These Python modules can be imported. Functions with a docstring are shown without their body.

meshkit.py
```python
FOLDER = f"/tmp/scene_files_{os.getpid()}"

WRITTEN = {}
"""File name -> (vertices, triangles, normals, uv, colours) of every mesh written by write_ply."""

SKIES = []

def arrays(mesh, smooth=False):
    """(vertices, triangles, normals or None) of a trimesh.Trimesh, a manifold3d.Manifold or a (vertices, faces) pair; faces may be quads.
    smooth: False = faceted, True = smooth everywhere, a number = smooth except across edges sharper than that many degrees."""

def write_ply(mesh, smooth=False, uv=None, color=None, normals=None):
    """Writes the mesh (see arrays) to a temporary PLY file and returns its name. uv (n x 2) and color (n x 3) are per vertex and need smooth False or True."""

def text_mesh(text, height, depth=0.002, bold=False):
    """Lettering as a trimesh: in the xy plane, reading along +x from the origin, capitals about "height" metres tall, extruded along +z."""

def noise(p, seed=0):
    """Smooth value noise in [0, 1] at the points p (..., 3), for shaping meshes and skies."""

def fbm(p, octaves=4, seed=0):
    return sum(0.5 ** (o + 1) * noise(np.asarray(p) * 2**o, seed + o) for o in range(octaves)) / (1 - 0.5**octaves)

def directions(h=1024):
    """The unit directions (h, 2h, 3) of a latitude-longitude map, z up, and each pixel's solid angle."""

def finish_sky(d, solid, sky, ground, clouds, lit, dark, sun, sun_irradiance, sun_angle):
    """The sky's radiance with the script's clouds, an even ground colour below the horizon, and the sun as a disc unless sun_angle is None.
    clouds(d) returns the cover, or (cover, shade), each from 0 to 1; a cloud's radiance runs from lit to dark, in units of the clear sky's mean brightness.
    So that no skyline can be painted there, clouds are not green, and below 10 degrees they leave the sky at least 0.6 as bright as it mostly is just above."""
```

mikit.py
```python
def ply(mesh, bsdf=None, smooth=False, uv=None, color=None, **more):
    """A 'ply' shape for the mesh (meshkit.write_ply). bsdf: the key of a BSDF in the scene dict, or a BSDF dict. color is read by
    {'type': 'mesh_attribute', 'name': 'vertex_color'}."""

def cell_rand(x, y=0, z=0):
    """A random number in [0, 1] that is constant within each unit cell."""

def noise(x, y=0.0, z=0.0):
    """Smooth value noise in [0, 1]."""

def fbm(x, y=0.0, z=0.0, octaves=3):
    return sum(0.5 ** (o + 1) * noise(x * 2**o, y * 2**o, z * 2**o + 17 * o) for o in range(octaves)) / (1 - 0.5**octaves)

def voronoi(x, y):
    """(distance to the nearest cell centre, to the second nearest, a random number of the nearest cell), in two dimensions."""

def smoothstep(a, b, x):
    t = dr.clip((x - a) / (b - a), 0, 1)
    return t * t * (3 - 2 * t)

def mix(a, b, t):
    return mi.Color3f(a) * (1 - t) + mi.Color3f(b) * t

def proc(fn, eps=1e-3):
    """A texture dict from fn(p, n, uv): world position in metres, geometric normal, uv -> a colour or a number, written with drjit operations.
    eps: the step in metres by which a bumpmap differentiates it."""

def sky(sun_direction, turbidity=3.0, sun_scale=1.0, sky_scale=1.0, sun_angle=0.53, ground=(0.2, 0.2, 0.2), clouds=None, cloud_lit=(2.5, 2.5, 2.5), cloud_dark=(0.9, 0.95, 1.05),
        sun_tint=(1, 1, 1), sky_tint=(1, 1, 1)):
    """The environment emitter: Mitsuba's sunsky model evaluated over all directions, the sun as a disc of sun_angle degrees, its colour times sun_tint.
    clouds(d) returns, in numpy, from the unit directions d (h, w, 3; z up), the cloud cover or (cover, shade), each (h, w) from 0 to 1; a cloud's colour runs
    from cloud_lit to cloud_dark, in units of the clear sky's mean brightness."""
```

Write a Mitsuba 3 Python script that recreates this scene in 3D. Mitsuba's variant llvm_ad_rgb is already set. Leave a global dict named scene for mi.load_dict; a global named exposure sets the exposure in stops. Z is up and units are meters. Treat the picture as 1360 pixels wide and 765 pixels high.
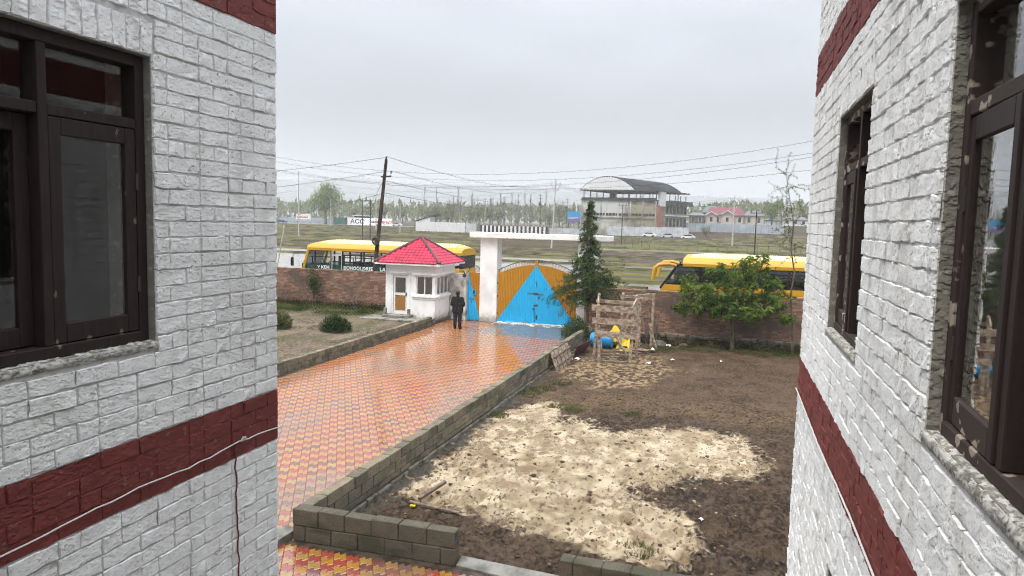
import math, numpy as np, trimesh, drjit as dr, mitsuba as mi, mikit, meshkit
import manifold3d as m3
from shapely.geometry import Polygon, box as sbox
from shapely import affinity

T = mi.ScalarTransform4f
rng = np.random.default_rng(11)
scene, labels = {}, {}
PI = math.pi

# ------------------------------------------------------------------ camera, sky, exposure
EYE = np.array([0.0, 0.0, 5.05])
YAW, PIT, ROLL = -0.288785, -0.0916357, 0.0251978
_f = np.array([math.sin(YAW) * math.cos(PIT), math.cos(YAW) * math.cos(PIT), math.sin(PIT)])
_r = np.array([math.cos(YAW), -math.sin(YAW), 0.0])
_u = np.cross(_r, _f)
_up = -math.sin(ROLL) * _r + math.cos(ROLL) * _u
exposure = 2.84
SUN = (-0.14, -0.50, 0.85)


def clouds(d):
    z = np.clip(d[..., 2], 0, 1)
    n = meshkit.fbm(d * np.array([2.6, 2.6, 8.0]) + 4.0, 5, 3)
    n2 = meshkit.fbm(d * np.array([9.0, 9.0, 22.0]) + 1.0, 4, 8)
    shade = 0.90 - 0.90 * z ** 1.6 + 0.20 * (n - 0.53) * (1 - z) + 0.06 * (n2 - 0.5)
    return np.ones_like(z), np.clip(shade, 0, 1)


scene['sky'] = mikit.sky(SUN, turbidity=3, sun_scale=0.30, sun_angle=30, sun_tint=(0.88, 0.97, 1.10), clouds=clouds,
                         cloud_lit=(4.3, 4.55, 4.9), cloud_dark=(0.215, 0.265, 0.35), ground=(0.12, 0.11, 0.09))
scene['camera'] = {'type': 'perspective', 'fov': 70.245, 'fov_axis': 'x', 'near_clip': 0.05, 'far_clip': 12000.0,
                   'to_world': T().look_at(origin=EYE.tolist(), target=(EYE + _f).tolist(), up=_up.tolist()),
                   'medium': {'type': 'ref', 'id': 'haze_air'}}
scene['haze_air'] = {'type': 'homogeneous', 'albedo': {'type': 'rgb', 'value': [0.94, 0.955, 0.975]}, 'sigma_t': 0.00055}

# ------------------------------------------------------------------ materials
C = mi.Color3f
fbm, noise, sst, mix = mikit.fbm, mikit.noise, mikit.smoothstep, mikit.mix


def rgbt(v):
    return mikit.proc(v) if callable(v) else {'type': 'rgb', 'value': list(v)}


def mat(name, color, rough=0.75, spec=0.3, bump=None, bscale=1.0, eps=2e-3, metallic=0.0, coat=0.0):
    b = {'type': 'principled', 'base_color': rgbt(color), 'roughness': mikit.proc(rough) if callable(rough) else rough,
         'specular': spec, 'metallic': metallic}
    if coat:
        b['clearcoat'] = coat
        b['clearcoat_gloss'] = 0.95
    if bump:
        b = {'type': 'bumpmap', 'height': mikit.proc(bump, eps), 'scale': bscale, 'nested': b}
    scene['mat_' + name] = {'type': 'twosided', 'nested': b}


def grain(a, b, s, oct=3, sz=None, lo=0.3, hi=0.7):
    sx, sy, sz_ = (s, s, s) if sz is None else (s, s, sz)
    return lambda p, n, uv: mix(a, b, sst(lo, hi, fbm(p.x * sx, p.y * sy, p.z * sz_, oct)))


def paint_col(p, n, uv):
    big = fbm(p.x * 1.3, p.y * 1.3, p.z * 0.9, 3)
    fine = fbm(p.x * 40, p.y * 40, p.z * 40, 3)
    pit = sst(0.64, 0.76, fbm(p.x * 60, p.y * 60, p.z * 75, 4)) * sst(0.35, 0.65, fbm(p.x * 5, p.y * 5, p.z * 5, 3))
    streak = sst(0.50, 0.8, fbm(p.x * 9, p.y * 9, p.z * 0.8, 4))
    c = mix((0.86, 0.86, 0.845), (0.72, 0.72, 0.70), sst(0.3, 0.75, big * 0.6 + fine * 0.4))
    c = mix(c, (0.44, 0.425, 0.38), 0.40 * streak)
    c = mix(c, (0.40, 0.395, 0.38), 0.45 * sst(0.54, 0.74, fbm(p.x * 110, p.y * 110, p.z * 110, 3)))
    return mix(c, (0.17, 0.16, 0.145), 0.75 * pit)


def rough_bump(p, n, uv):
    a = fbm(p.x * 26, p.y * 26, p.z * 30, 5)
    return 0.0048 * a + 0.003 * fbm(p.x * 140, p.y * 140, p.z * 140, 2) + 0.0045 * sst(0.50, 0.68, fbm(p.x * 55, p.y * 55, p.z * 70, 3))


def red_col(p, n, uv):
    c = mix((0.20, 0.042, 0.037), (0.125, 0.029, 0.027), fbm(p.x * 6, p.y * 6, p.z * 6, 3))
    chip = sst(0.72, 0.80, fbm(p.x * 28 + 3, p.y * 28, p.z * 28, 3))
    return mix(c, (0.19, 0.12, 0.10), 0.7 * chip)


mat('white_paint', paint_col, 0.85, 0.12, rough_bump)
mat('mortar_paint', lambda p, n, uv: mix((0.62, 0.615, 0.60), (0.36, 0.355, 0.335), fbm(p.x * 25, p.y * 25, p.z * 25, 3)), 0.9, 0.2, rough_bump)
mat('red_paint', red_col, 0.6, 0.3, rough_bump)
mat('cement', lambda p, n, uv: mix(mix((0.155, 0.145, 0.125), (0.25, 0.235, 0.205), fbm(p.x * 14, p.y * 14, p.z * 14, 4)), (0.30, 0.29, 0.24), sst(0.6, 0.75, fbm(p.x * 33, p.y * 33, p.z * 33, 3))), 0.95, 0.2, rough_bump, 1.5)
mat('sill_mortar', lambda p, n, uv: mix(mix((0.22, 0.21, 0.175), (0.50, 0.49, 0.455), sst(0.3, 0.6, fbm(p.x * 45, p.y * 45, p.z * 45, 4))), (0.12, 0.115, 0.08), 0.7 * sst(0.56, 0.68, fbm(p.x * 60 + 4, p.y * 60, p.z * 60, 3))), 0.95, 0.2, rough_bump, 2.5)


def brown_wood(p, n, uv):
    g = fbm(p.x * 60, p.y * 60, p.z * 6, 3)
    c = mix((0.018, 0.0115, 0.0105), (0.032, 0.021, 0.019), g)
    chip = sst(0.76, 0.80, fbm(p.x * 22 + 5, p.y * 22, p.z * 9, 4))
    return mix(c, (0.20, 0.155, 0.12), 0.7 * chip)


mat('brown_frame', brown_wood, 0.6, 0.2, lambda p, n, uv: 0.0012 * fbm(p.x * 60, p.y * 60, p.z * 8, 3))
mat('worn_frame', lambda p, n, uv: mix((0.040, 0.026, 0.022), (0.30, 0.25, 0.20), sst(0.60, 0.67, fbm(p.x * 14 + 2, p.y * 14, p.z * 14, 4))), 0.7, 0.3, lambda p, n, uv: 0.002 * fbm(p.x * 40, p.y * 40, p.z * 20, 3))
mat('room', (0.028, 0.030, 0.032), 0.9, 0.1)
scene['mat_glass'] = {'type': 'thindielectric', 'int_ior': 1.52}
scene['mat_tinted'] = {'type': 'thindielectric', 'int_ior': 1.5, 'specular_transmittance': {'type': 'rgb', 'value': [0.22, 0.25, 0.27]}}


def wet(a, b):
    def f(p, n, uv):
        c = mix(a, b, fbm(p.x * 2.1, p.y * 2.1, 0, 3))
        sp = fbm(p.x * 75, p.y * 75, 3, 2)
        c = mix(c, C(c) * 0.6, sst(0.5, 0.8, sp))
        mud = sst(0.50, 0.74, fbm(p.x * 0.7, p.y * 0.35, 5, 5))
        return mix(c, (0.15, 0.115, 0.085), 0.45 * mud)
    return f


def wet_rough(p, n, uv):
    return 0.05 + 0.13 * sst(0.30, 0.70, fbm(p.x * 0.55, p.y * 0.33, 7, 4)) + 0.06 * fbm(p.x * 9, p.y * 9, 1, 2)


pb = lambda p, n, uv: 0.0006 * fbm(p.x * 26, p.y * 26, 0, 3)
for nm, a, b in (('red', (0.30, 0.048, 0.024), (0.23, 0.040, 0.024)), ('red_b', (0.18, 0.046, 0.035), (0.14, 0.040, 0.033)), ('yellow', (0.36, 0.170, 0.018), (0.28, 0.130, 0.018)),
                 ('yellow_b', (0.33, 0.19, 0.045), (0.28, 0.155, 0.04)), ('grey', (0.15, 0.12, 0.10), (0.11, 0.09, 0.08))):
    scene['mat_paver_' + nm] = {'type': 'twosided', 'nested': {'type': 'bumpmap', 'height': mikit.proc(pb, 2e-3), 'scale': 1.0,
                                'nested': {'type': 'principled', 'base_color': mikit.proc(wet(a, b)), 'roughness': mikit.proc(wet_rough), 'eta': 2.7}}}
mat('joint', grain((0.030, 0.022, 0.016), (0.07, 0.05, 0.035), 9), 0.5, 0.5)


def block_col(p, n, uv):
    c = mix((0.125, 0.105, 0.075), (0.225, 0.195, 0.145), fbm(p.x * 7, p.y * 7, p.z * 7, 4))
    c = mix(c, (0.05, 0.045, 0.033), sst(0.55, 0.7, fbm(p.x * 120, p.y * 120, p.z * 120, 2)))
    return mix(c, (0.055, 0.06, 0.03), 0.65 * sst(0.5, 0.75, fbm(p.x * 2.2, p.y * 2.2, p.z * 5, 3)))


mat('block', block_col, 0.85, 0.3, lambda p, n, uv: 0.004 * fbm(p.x * 60, p.y * 60, p.z * 60, 3))
mat('block_b', lambda p, n, uv: C(block_col(p, n, uv)) * C(1.30, 1.27, 1.2), 0.85, 0.3, lambda p, n, uv: 0.004 * fbm(p.x * 60, p.y * 60, p.z * 60, 3))
mat('block_c', lambda p, n, uv: C(block_col(p, n, uv)) * C(0.78, 0.80, 0.80), 0.85, 0.3, lambda p, n, uv: 0.004 * fbm(p.x * 60, p.y * 60, p.z * 60, 3))
mat('block_joint', grain((0.05, 0.045, 0.035), (0.10, 0.09, 0.07), 9), 0.95, 0.1)
mat('block_dark', lambda p, n, uv: C(block_col(p, n, uv)) * 0.62, 0.8, 0.35, lambda p, n, uv: 0.004 * fbm(p.x * 60, p.y * 60, p.z * 60, 3))
mat('threshold', lambda p, n, uv: mix((0.16, 0.15, 0.14), (0.60, 0.60, 0.59), sst(0.46, 0.62, fbm(p.x * 5, p.y * 9, 0, 4) + 0.25 * (p.y - 34.2))), 0.6, 0.4)
mat('concrete', grain((0.11, 0.105, 0.09), (0.25, 0.24, 0.21), 5, 4), 0.6, 0.4, lambda p, n, uv: 0.003 * fbm(p.x * 30, p.y * 30, p.z * 30, 3))


def ell(p, cx, cy, rx, ry, ang=0.0):
    c, s = math.cos(ang), math.sin(ang)
    dx, dy = p.x - cx, p.y - cy
    u, v = (dx * c + dy * s) / rx, (-dx * s + dy * c) / ry
    return 1.0 - dr.sqrt(u * u + v * v)


SAND = [(-3.7, 14.9, 2.3, 3.6, .1), (-.75, 17.0, 1.85, 1.9, -.1), (-1.75, 12.0, 1.6, 1.5, .1), (-4.9, 13.4, 1.0, 2.0, 0), (-4.9, 17.6, 1.0, 2.4, 0), (-2.2, 15.4, 1.8, 1.5, 0)]


def yard_sand(p):
    w = fbm(p.x * 1.1, p.y * 0.8, 0, 4) - 0.5
    m = ell(p, *SAND[0])
    for e in SAND[1:]:
        m = dr.maximum(m, ell(p, *e))
    w2 = fbm(p.x * 5, p.y * 3.6, 2, 5) - 0.5
    w3 = fbm(p.x * 19, p.y * 14, 6, 4) - 0.5
    return sst(-0.08, 0.20, m + 0.40 * w + 0.52 * w2 + 0.42 * w3), w


def yard_col(p, n, uv):
    sand, w = yard_sand(p)
    crumb = fbm(p.x * 24, p.y * 19, 1, 4)
    mud = mix((0.014, 0.009, 0.006), (0.068, 0.045, 0.029), sst(0.28, 0.72, 0.6 * crumb + 0.4 * fbm(p.x * 2.4, p.y * 2, 6, 4)))
    mud = mix(mud, (0.105, 0.074, 0.050), 0.5 * sst(0.56, 0.70, fbm(p.x * 11, p.y * 8, 4, 4)))
    dry = mix((0.034, 0.022, 0.014), (0.105, 0.068, 0.043), sst(0.25, 0.75, 0.6 * crumb + 0.4 * fbm(p.x * 2, p.y * 1.5, 6, 3)))
    far = sst(18.0, 22.0, p.y + 4 * w)
    c = mix(mud, dry, far * 0.8)
    straw = sst(-0.15, 0.3, ell(p, -3.6, 26.0, 2.2, 3.6) + 0.9 * w)
    c = mix(c, (0.28, 0.20, 0.11), 0.8 * straw * sst(0.40, 0.66, fbm(p.x * 9, p.y * 7, 3, 5)))
    strip = sst(0.2, 0.6, fbm(p.x * 2.2, p.y * 2.2, 13, 4)) * sst(19.2, 20.2, p.y + 2 * w) * sst(23.0, 20.6, p.y)
    c = mix(c, (0.17, 0.115, 0.058), 0.45 * strip * sst(0.3, 0.6, crumb))
    near = sst(0.40, 0.62, sst(11.2, 10.1, p.y + 0.25 * p.x) * 0.62 + 0.75 * (fbm(p.x * 2.6, p.y * 2.2, 31, 5) - 0.25))
    sc = mix((0.47, 0.39, 0.275), (0.25, 0.19, 0.12), sst(0.25, 0.75, fbm(p.x * 3.2, p.y * 2.4, 8, 5)))
    big = sst(0.54, 0.64, fbm(p.x * 3.4 + 9, p.y * 2.6, 25, 5)) * 0.7
    fl = sst(0.50, 0.62, fbm(p.x * 9.0 + 9, p.y * 7.0, 5, 5)) * sst(0.35, 0.55, fbm(p.x * 1.6, p.y * 1.3, 15, 3))
    sc = mix(sc, (0.17, 0.115, 0.068), 0.75 * dr.maximum(fl, big * sst(0.35, 0.6, crumb)))
    sc = mix(sc, (0.045, 0.030, 0.018), 0.85 * sst(0.66, 0.74, fbm(p.x * 21, p.y * 15, 3, 4)))
    c = mix(c, sc, sand * (1 - near))
    gravel = sst(0.45, 0.0, p.x + 6.05 - 0.012 * (p.y - 10) + 1.4 * (fbm(p.x * 7, p.y * 5, 2, 4) - 0.5))
    return mix(c, mix((0.03, 0.027, 0.021), (0.10, 0.092, 0.075), crumb), gravel)


mat('yard', yard_col, lambda p, n, uv: 0.60 + 0.38 * fbm(p.x * 2, p.y * 2, 4, 2), 0.16, lambda p, n, uv: 0.045 * fbm(p.x * 12, p.y * 12, 0, 5) + 0.010 * fbm(p.x * 60, p.y * 60, 0, 3), 1.0, 4e-3)
mat('clod', grain((0.035, 0.025, 0.016), (0.12, 0.085, 0.052), 9), 0.85, 0.25)
mat('clod_pale', grain((0.26, 0.19, 0.115), (0.42, 0.33, 0.22), 9), 0.9, 0.2)


def garden_col(p, n, uv):
    w = fbm(p.x * 1.1, p.y * 1.1, 0, 4)
    cr = 0.55 * fbm(p.x * 16, p.y * 12, 2, 4) + 0.45 * fbm(p.x * 1.6, p.y * 1.2, 7, 4)
    c = mix((0.055, 0.041, 0.028), (0.165, 0.128, 0.090), sst(0.25, 0.72, cr))
    g = dr.maximum(sst(30.0, 33.0, p.y + 5 * (w - 0.5)) * 0.8, 0.55 * sst(0.52, 0.68, fbm(p.x * 0.9, p.y * 0.8, 12, 4)))
    return mix(c, (0.070, 0.078, 0.026), g * sst(0.30, 0.6, fbm(p.x * 9, p.y * 7, 4, 4)))


mat('garden', garden_col, 0.85, 0.25, lambda p, n, uv: 0.035 * fbm(p.x * 14, p.y * 14, 0, 5), 1.0, 5e-3)
mat('brick', lambda p, n, uv: mix(mix((0.19, 0.095, 0.066), (0.37, 0.235, 0.17), mikit.cell_rand(p.x * 4.2, p.z * 11.7)), (0.11, 0.085, 0.07), 0.8 * sst(0.48, 0.72, fbm(p.x * 0.9, p.y, p.z * 1.3, 4))), 0.9, 0.2, lambda p, n, uv: 0.006 * fbm(p.x * 30, p.y * 30, p.z * 30, 2))
mat('brick_mortar', grain((0.10, 0.082, 0.065), (0.20, 0.165, 0.135), 6), 0.95, 0.1)
mat('stone', grain((0.085, 0.08, 0.06), (0.20, 0.18, 0.145), 5, 4), 0.9, 0.2, lambda p, n, uv: 0.02 * fbm(p.x * 14, p.y * 14, p.z * 14, 3))
mat('limewash', lambda p, n, uv: mix(mix((0.84, 0.84, 0.83), (0.69, 0.69, 0.675), sst(0.45, 0.78, fbm(p.x * 2.2, p.y * 2.2, p.z * 1.5, 4))), (0.30, 0.275, 0.22), sst(0.55, 0.05, p.z + 0.55 * (fbm(p.x * 7, p.y * 7, p.z * 4, 3) - 0.45)) * 0.85), 0.75, 0.25, lambda p, n, uv: 0.004 * fbm(p.x * 14, p.y * 14, p.z * 14, 3))
mat('beam_white', grain((0.84, 0.84, 0.81), (0.62, 0.61, 0.58), 2.2, 4, lo=0.5, hi=0.8), 0.7, 0.25)
mat('grubby_white', grain((0.62, 0.61, 0.58), (0.26, 0.25, 0.22), 3.2, 4, lo=0.4, hi=0.75), 0.8, 0.2)
mat('roof_pink', grain((0.60, 0.024, 0.080), (0.36, 0.020, 0.050), 2.2, 5), 0.45, 0.4)
mat('roof_hip', (0.10, 0.035, 0.035), 0.4, 0.5)
mat('door_white', (0.72, 0.72, 0.70), 0.4, 0.4)
mat('door_wood', grain((0.27, 0.125, 0.03), (0.33, 0.16, 0.042), 18, 3, 2), 0.5, 0.4)


def gate_col(p, n, uv):
    # main gate: blue triangle painted over both leaves, apex (-9.02, 2.92)
    t = dr.clip((2.92 - p.z) / 2.86, 0, 1)
    blue = sst(-0.012, 0.012, 2.0 * t - dr.abs(p.x + 9.02)) * sst(2.93, 2.90, p.z)
    w = fbm(p.x * 3, p.y * 3, p.z * 1.2, 3)
    b = mix((0.022, 0.47, 0.80), (0.020, 0.38, 0.68), w)
    o = mix((0.50, 0.245, 0.018), (0.42, 0.195, 0.015), w)
    rust = sst(0.5, 0.75, fbm(p.x * 2.2, 3.0, p.z * 0.9, 4)) * sst(1.1, 0.1, p.z)
    o, b = mix(o, (0.16, 0.075, 0.03), 0.5 * rust), mix(b, (0.10, 0.20, 0.26), 0.45 * rust)
    return mix(o, b, blue)


def wicket_col(p, n, uv):
    x = dr.clip((2.25 - p.z) / 2.2, 0, 1) * 0.62
    blue = sst(-0.012, 0.012, x - (p.x + 12.52))
    w = fbm(p.x * 3, p.y * 3, p.z * 1.2, 3)
    return mix(mix((0.47, 0.205, 0.016), (0.39, 0.165, 0.014), w), mix((0.022, 0.47, 0.80), (0.020, 0.38, 0.68), w), blue)


mat('gate', gate_col, 0.35, 0.5)
mat('wicket', wicket_col, 0.35, 0.5)
mat('ochre', (0.40, 0.17, 0.016), 0.4, 0.4)
mat('iron', (0.035, 0.032, 0.03), 0.5, 0.5)
mat('iron_gold', (0.30, 0.15, 0.03), 0.5, 0.5)
mat('blue_paint', (0.02, 0.36, 0.66), 0.4, 0.5)
mat('black_cloth', grain((0.010, 0.010, 0.011), (0.020, 0.020, 0.022), 20), 0.9, 0.15)
mat('dark_cloth', grain((0.012, 0.013, 0.017), (0.022, 0.023, 0.029), 20), 0.9, 0.15)
mat('skin', (0.34, 0.19, 0.13), 0.5, 0.3)
mat('hair', (0.010, 0.009, 0.008), 0.6, 0.3)
mat('bus_yellow', lambda p, n, uv: mix((0.62, 0.33, 0.012), (0.52, 0.27, 0.014), fbm(p.x, p.y, p.z * 2, 3)), 0.28, 0.5, coat=0.5)
mat('bus_roof', grain((0.70, 0.52, 0.16), (0.74, 0.63, 0.36), 1.3), 0.25, 0.5, coat=0.4)
mat('bus_green', (0.012, 0.055, 0.042), 0.3, 0.5)
mat('bus_dark', (0.012, 0.013, 0.017), 0.3, 0.5)
mat('bus_seat', (0.035, 0.038, 0.05), 0.8, 0.2)
mat('bus_pale', (0.52, 0.50, 0.44), 0.7, 0.2)
mat('rubber', (0.015, 0.015, 0.015), 0.85, 0.2)
mat('lettering', (0.86, 0.86, 0.84), 0.5, 0.3)
mat('bark', grain((0.075, 0.058, 0.043), (0.15, 0.12, 0.09), 14, 3, 4), 0.9, 0.2, lambda p, n, uv: 0.006 * fbm(p.x * 40, p.y * 40, p.z * 9, 3))
mat('pale_bark', grain((0.20, 0.18, 0.15), (0.32, 0.29, 0.25), 3), 0.9, 0.2)
mat('twig', grain((0.11, 0.092, 0.078), (0.18, 0.155, 0.13), 3), 0.9, 0.2)
mat('pole_wood', grain((0.030, 0.023, 0.018), (0.075, 0.06, 0.045), 8, 3, 1.5), 0.9, 0.2)
mat('pole_concrete', grain((0.42, 0.41, 0.38), (0.55, 0.53, 0.50), 2), 0.8, 0.2)
mat('wire', (0.03, 0.03, 0.032), 0.7, 0.2)
mat('timber', grain((0.20, 0.148, 0.104), (0.40, 0.32, 0.25), 11, 3, 11), 0.85, 0.2, lambda p, n, uv: 0.002 * fbm(p.x * 20, p.y * 60, p.z * 60, 3))
mat('timber_dark', grain((0.10, 0.075, 0.06), (0.22, 0.165, 0.13), 13), 0.8, 0.3)
mat('barrel', grain((0.012, 0.22, 0.52), (0.014, 0.28, 0.60), 3), 0.35, 0.5)
mat('yellow_sheet', grain((0.60, 0.40, 0.015), (0.74, 0.52, 0.03), 5), 0.4, 0.4)
mat('maroon', grain((0.12, 0.026, 0.034), (0.08, 0.022, 0.028), 6), 0.5, 0.4)
mat('paper', (0.72, 0.71, 0.68), 0.8, 0.2)
mat('cable', (0.58, 0.57, 0.53), 0.6, 0.3)
mat('stain', (0.13, 0.035, 0.035), 0.8, 0.2)


def leafmat(name, a, b, s=3.0, trans=0.35, rough=0.55, spec=0.3):
    scene['mat_' + name] = {'type': 'principledthin', 'base_color': mikit.proc(grain(a, b, s, 2)), 'roughness': rough, 'diff_trans': trans, 'spec_trans': 0.0, 'eta': 1.4}


leafmat('needles', (0.030, 0.060, 0.022), (0.085, 0.125, 0.040), 4.0)
leafmat('loquat', (0.040, 0.092, 0.018), (0.20, 0.27, 0.055), 3.4, 0.5, 0.4, 0.5)
leafmat('bush', (0.022, 0.050, 0.016), (0.065, 0.105, 0.035), 6.0)
leafmat('spring', (0.12, 0.20, 0.04), (0.23, 0.31, 0.075), 0.3, 0.7)
leafmat('spring_dull', (0.10, 0.13, 0.03), (0.19, 0.215, 0.055), 0.2, 0.7)
leafmat('grass', (0.05, 0.075, 0.018), (0.13, 0.145, 0.05), 1.2, 0.5)
leafmat('weed', (0.06, 0.06, 0.025), (0.14, 0.12, 0.055), 2.0, 0.4)


def field_col(p, n, uv):
    w = fbm(p.x * 0.03, p.y * 0.11, 0, 4)
    f = fbm(p.x * 0.5, p.y * 0.9, 2, 4)
    c = mix((0.022, 0.016, 0.011), (0.072, 0.052, 0.035), f)
    g = mix((0.026, 0.028, 0.008), (0.078, 0.074, 0.025), f)
    return mix(c, g, 0.85 * sst(0.48, 0.62, w))


mat('field', field_col, 0.9, 0.15, lambda p, n, uv: 0.12 * fbm(p.x * 1.5, p.y * 1.5, 0, 4), 1.0, 0.05)
mat('mud_field', grain((0.026, 0.018, 0.012), (0.080, 0.058, 0.040), 0.8, 4), 0.8, 0.3, lambda p, n, uv: 0.15 * fbm(p.x * 1.8, p.y * 1.8, 0, 4), 1.0, 0.05)
mat('green_field', lambda p, n, uv: mix(mix((0.045, 0.055, 0.012), (0.115, 0.120, 0.034), fbm(p.x * .7, p.y * .7, 0, 4)), (0.07, 0.053, 0.037), sst(.45, .6, fbm(p.x * .12, p.y * .3, 4, 4))), 0.9, 0.15, lambda p, n, uv: 0.12 * fbm(p.x * 2, p.y * 2, 0, 4), 1.0, 0.05)
mat('bank', grain((0.035, 0.036, 0.014), (0.11, 0.10, 0.045), 0.45, 4), 0.95, 0.1, lambda p, n, uv: 0.15 * fbm(p.x * 2, p.y * 2, p.z * 2, 3), 1.0, 0.05)
mat('water', lambda p, n, uv: mix((0.10, 0.085, 0.065), (0.17, 0.15, 0.12), fbm(p.x * .2, p.y * .3, 0, 3)), lambda p, n, uv: 0.06 + 0.1 * fbm(p.x * .3, p.y * .5, 3, 2), 0.9, lambda p, n, uv: 0.02 * fbm(p.x * 1.2, p.y * 2.4, 0, 2), 0.35, 0.05)
mat('asphalt', grain((0.05, 0.05, 0.05), (0.085, 0.082, 0.078), 1.2), 0.3, 0.6)
mat('pale_road', grain((0.34, 0.33, 0.31), (0.42, 0.40, 0.38), 0.3), 0.35, 0.6)
mat('tin', grain((0.56, 0.58, 0.60), (0.42, 0.44, 0.47), 0.7, 3), 0.45, 0.5)
mat('tin_blue', grain((0.30, 0.35, 0.41), (0.38, 0.43, 0.48), 0.5, 3), 0.5, 0.4)
mat('slat_dark', (0.045, 0.030, 0.034), 0.6, 0.3)
mat('render_grey', lambda p, n, uv: mix(mix(mix((0.26, 0.25, 0.20), (0.38, 0.365, 0.31), fbm(p.x * .6, p.y * .6, p.z * .6, 4)), (0.56, 0.56, 0.54), sst(.45, .62, fbm(p.x * .16 + 3, p.y * .16, p.z * .22, 3))), (0.12, 0.12, 0.11), .6 * sst(.55, .75, fbm(p.x * .8, p.y * .8, p.z * .12, 4))), 0.9, 0.2)
mat('ochre_block', lambda p, n, uv: mix(mix((0.26, 0.235, 0.165), (0.36, 0.325, 0.24), fbm(p.x * .7, p.y * .7, p.z * .7, 4)), (0.15, 0.145, 0.12), sst(.45, .7, fbm(p.x * .4, p.y * .4, p.z * .5, 4))), 0.9, 0.2)
mat('dark_roof', grain((0.022, 0.023, 0.028), (0.036, 0.038, 0.044), 0.5), 0.8, 0.1)
mat('dark_gap', (0.02, 0.021, 0.024), 0.6, 0.3)
mat('steel_dark', (0.05, 0.045, 0.045), 0.6, 0.4)
mat('far_white', (0.70, 0.71, 0.71), 0.6, 0.3)
mat('far_brick', grain((0.26, 0.115, 0.085), (0.32, 0.16, 0.12), 0.9), 0.9, 0.2)
mat('far_red_roof', (0.17, 0.035, 0.05), 0.5, 0.4)
mat('far_grey_roof', (0.15, 0.15, 0.165), 0.6, 0.3)
mat('far_green_roof', (0.10, 0.155, 0.14), 0.6, 0.3)
mat('far_cream', (0.52, 0.46, 0.40), 0.8, 0.2)
mat('far_brown', (0.12, 0.095, 0.075), 0.9, 0.2)
mat('bill_blue', (0.03, 0.30, 0.62), 0.5, 0.3)
mat('bill_purple', (0.16, 0.13, 0.33), 0.5, 0.3)
mat('bill_pink', (0.66, 0.45, 0.52), 0.5, 0.3)
mat('letter_red', (0.48, 0.03, 0.05), 0.5, 0.3)
mat('letter_dark', (0.03, 0.035, 0.06), 0.5, 0.3)
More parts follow.
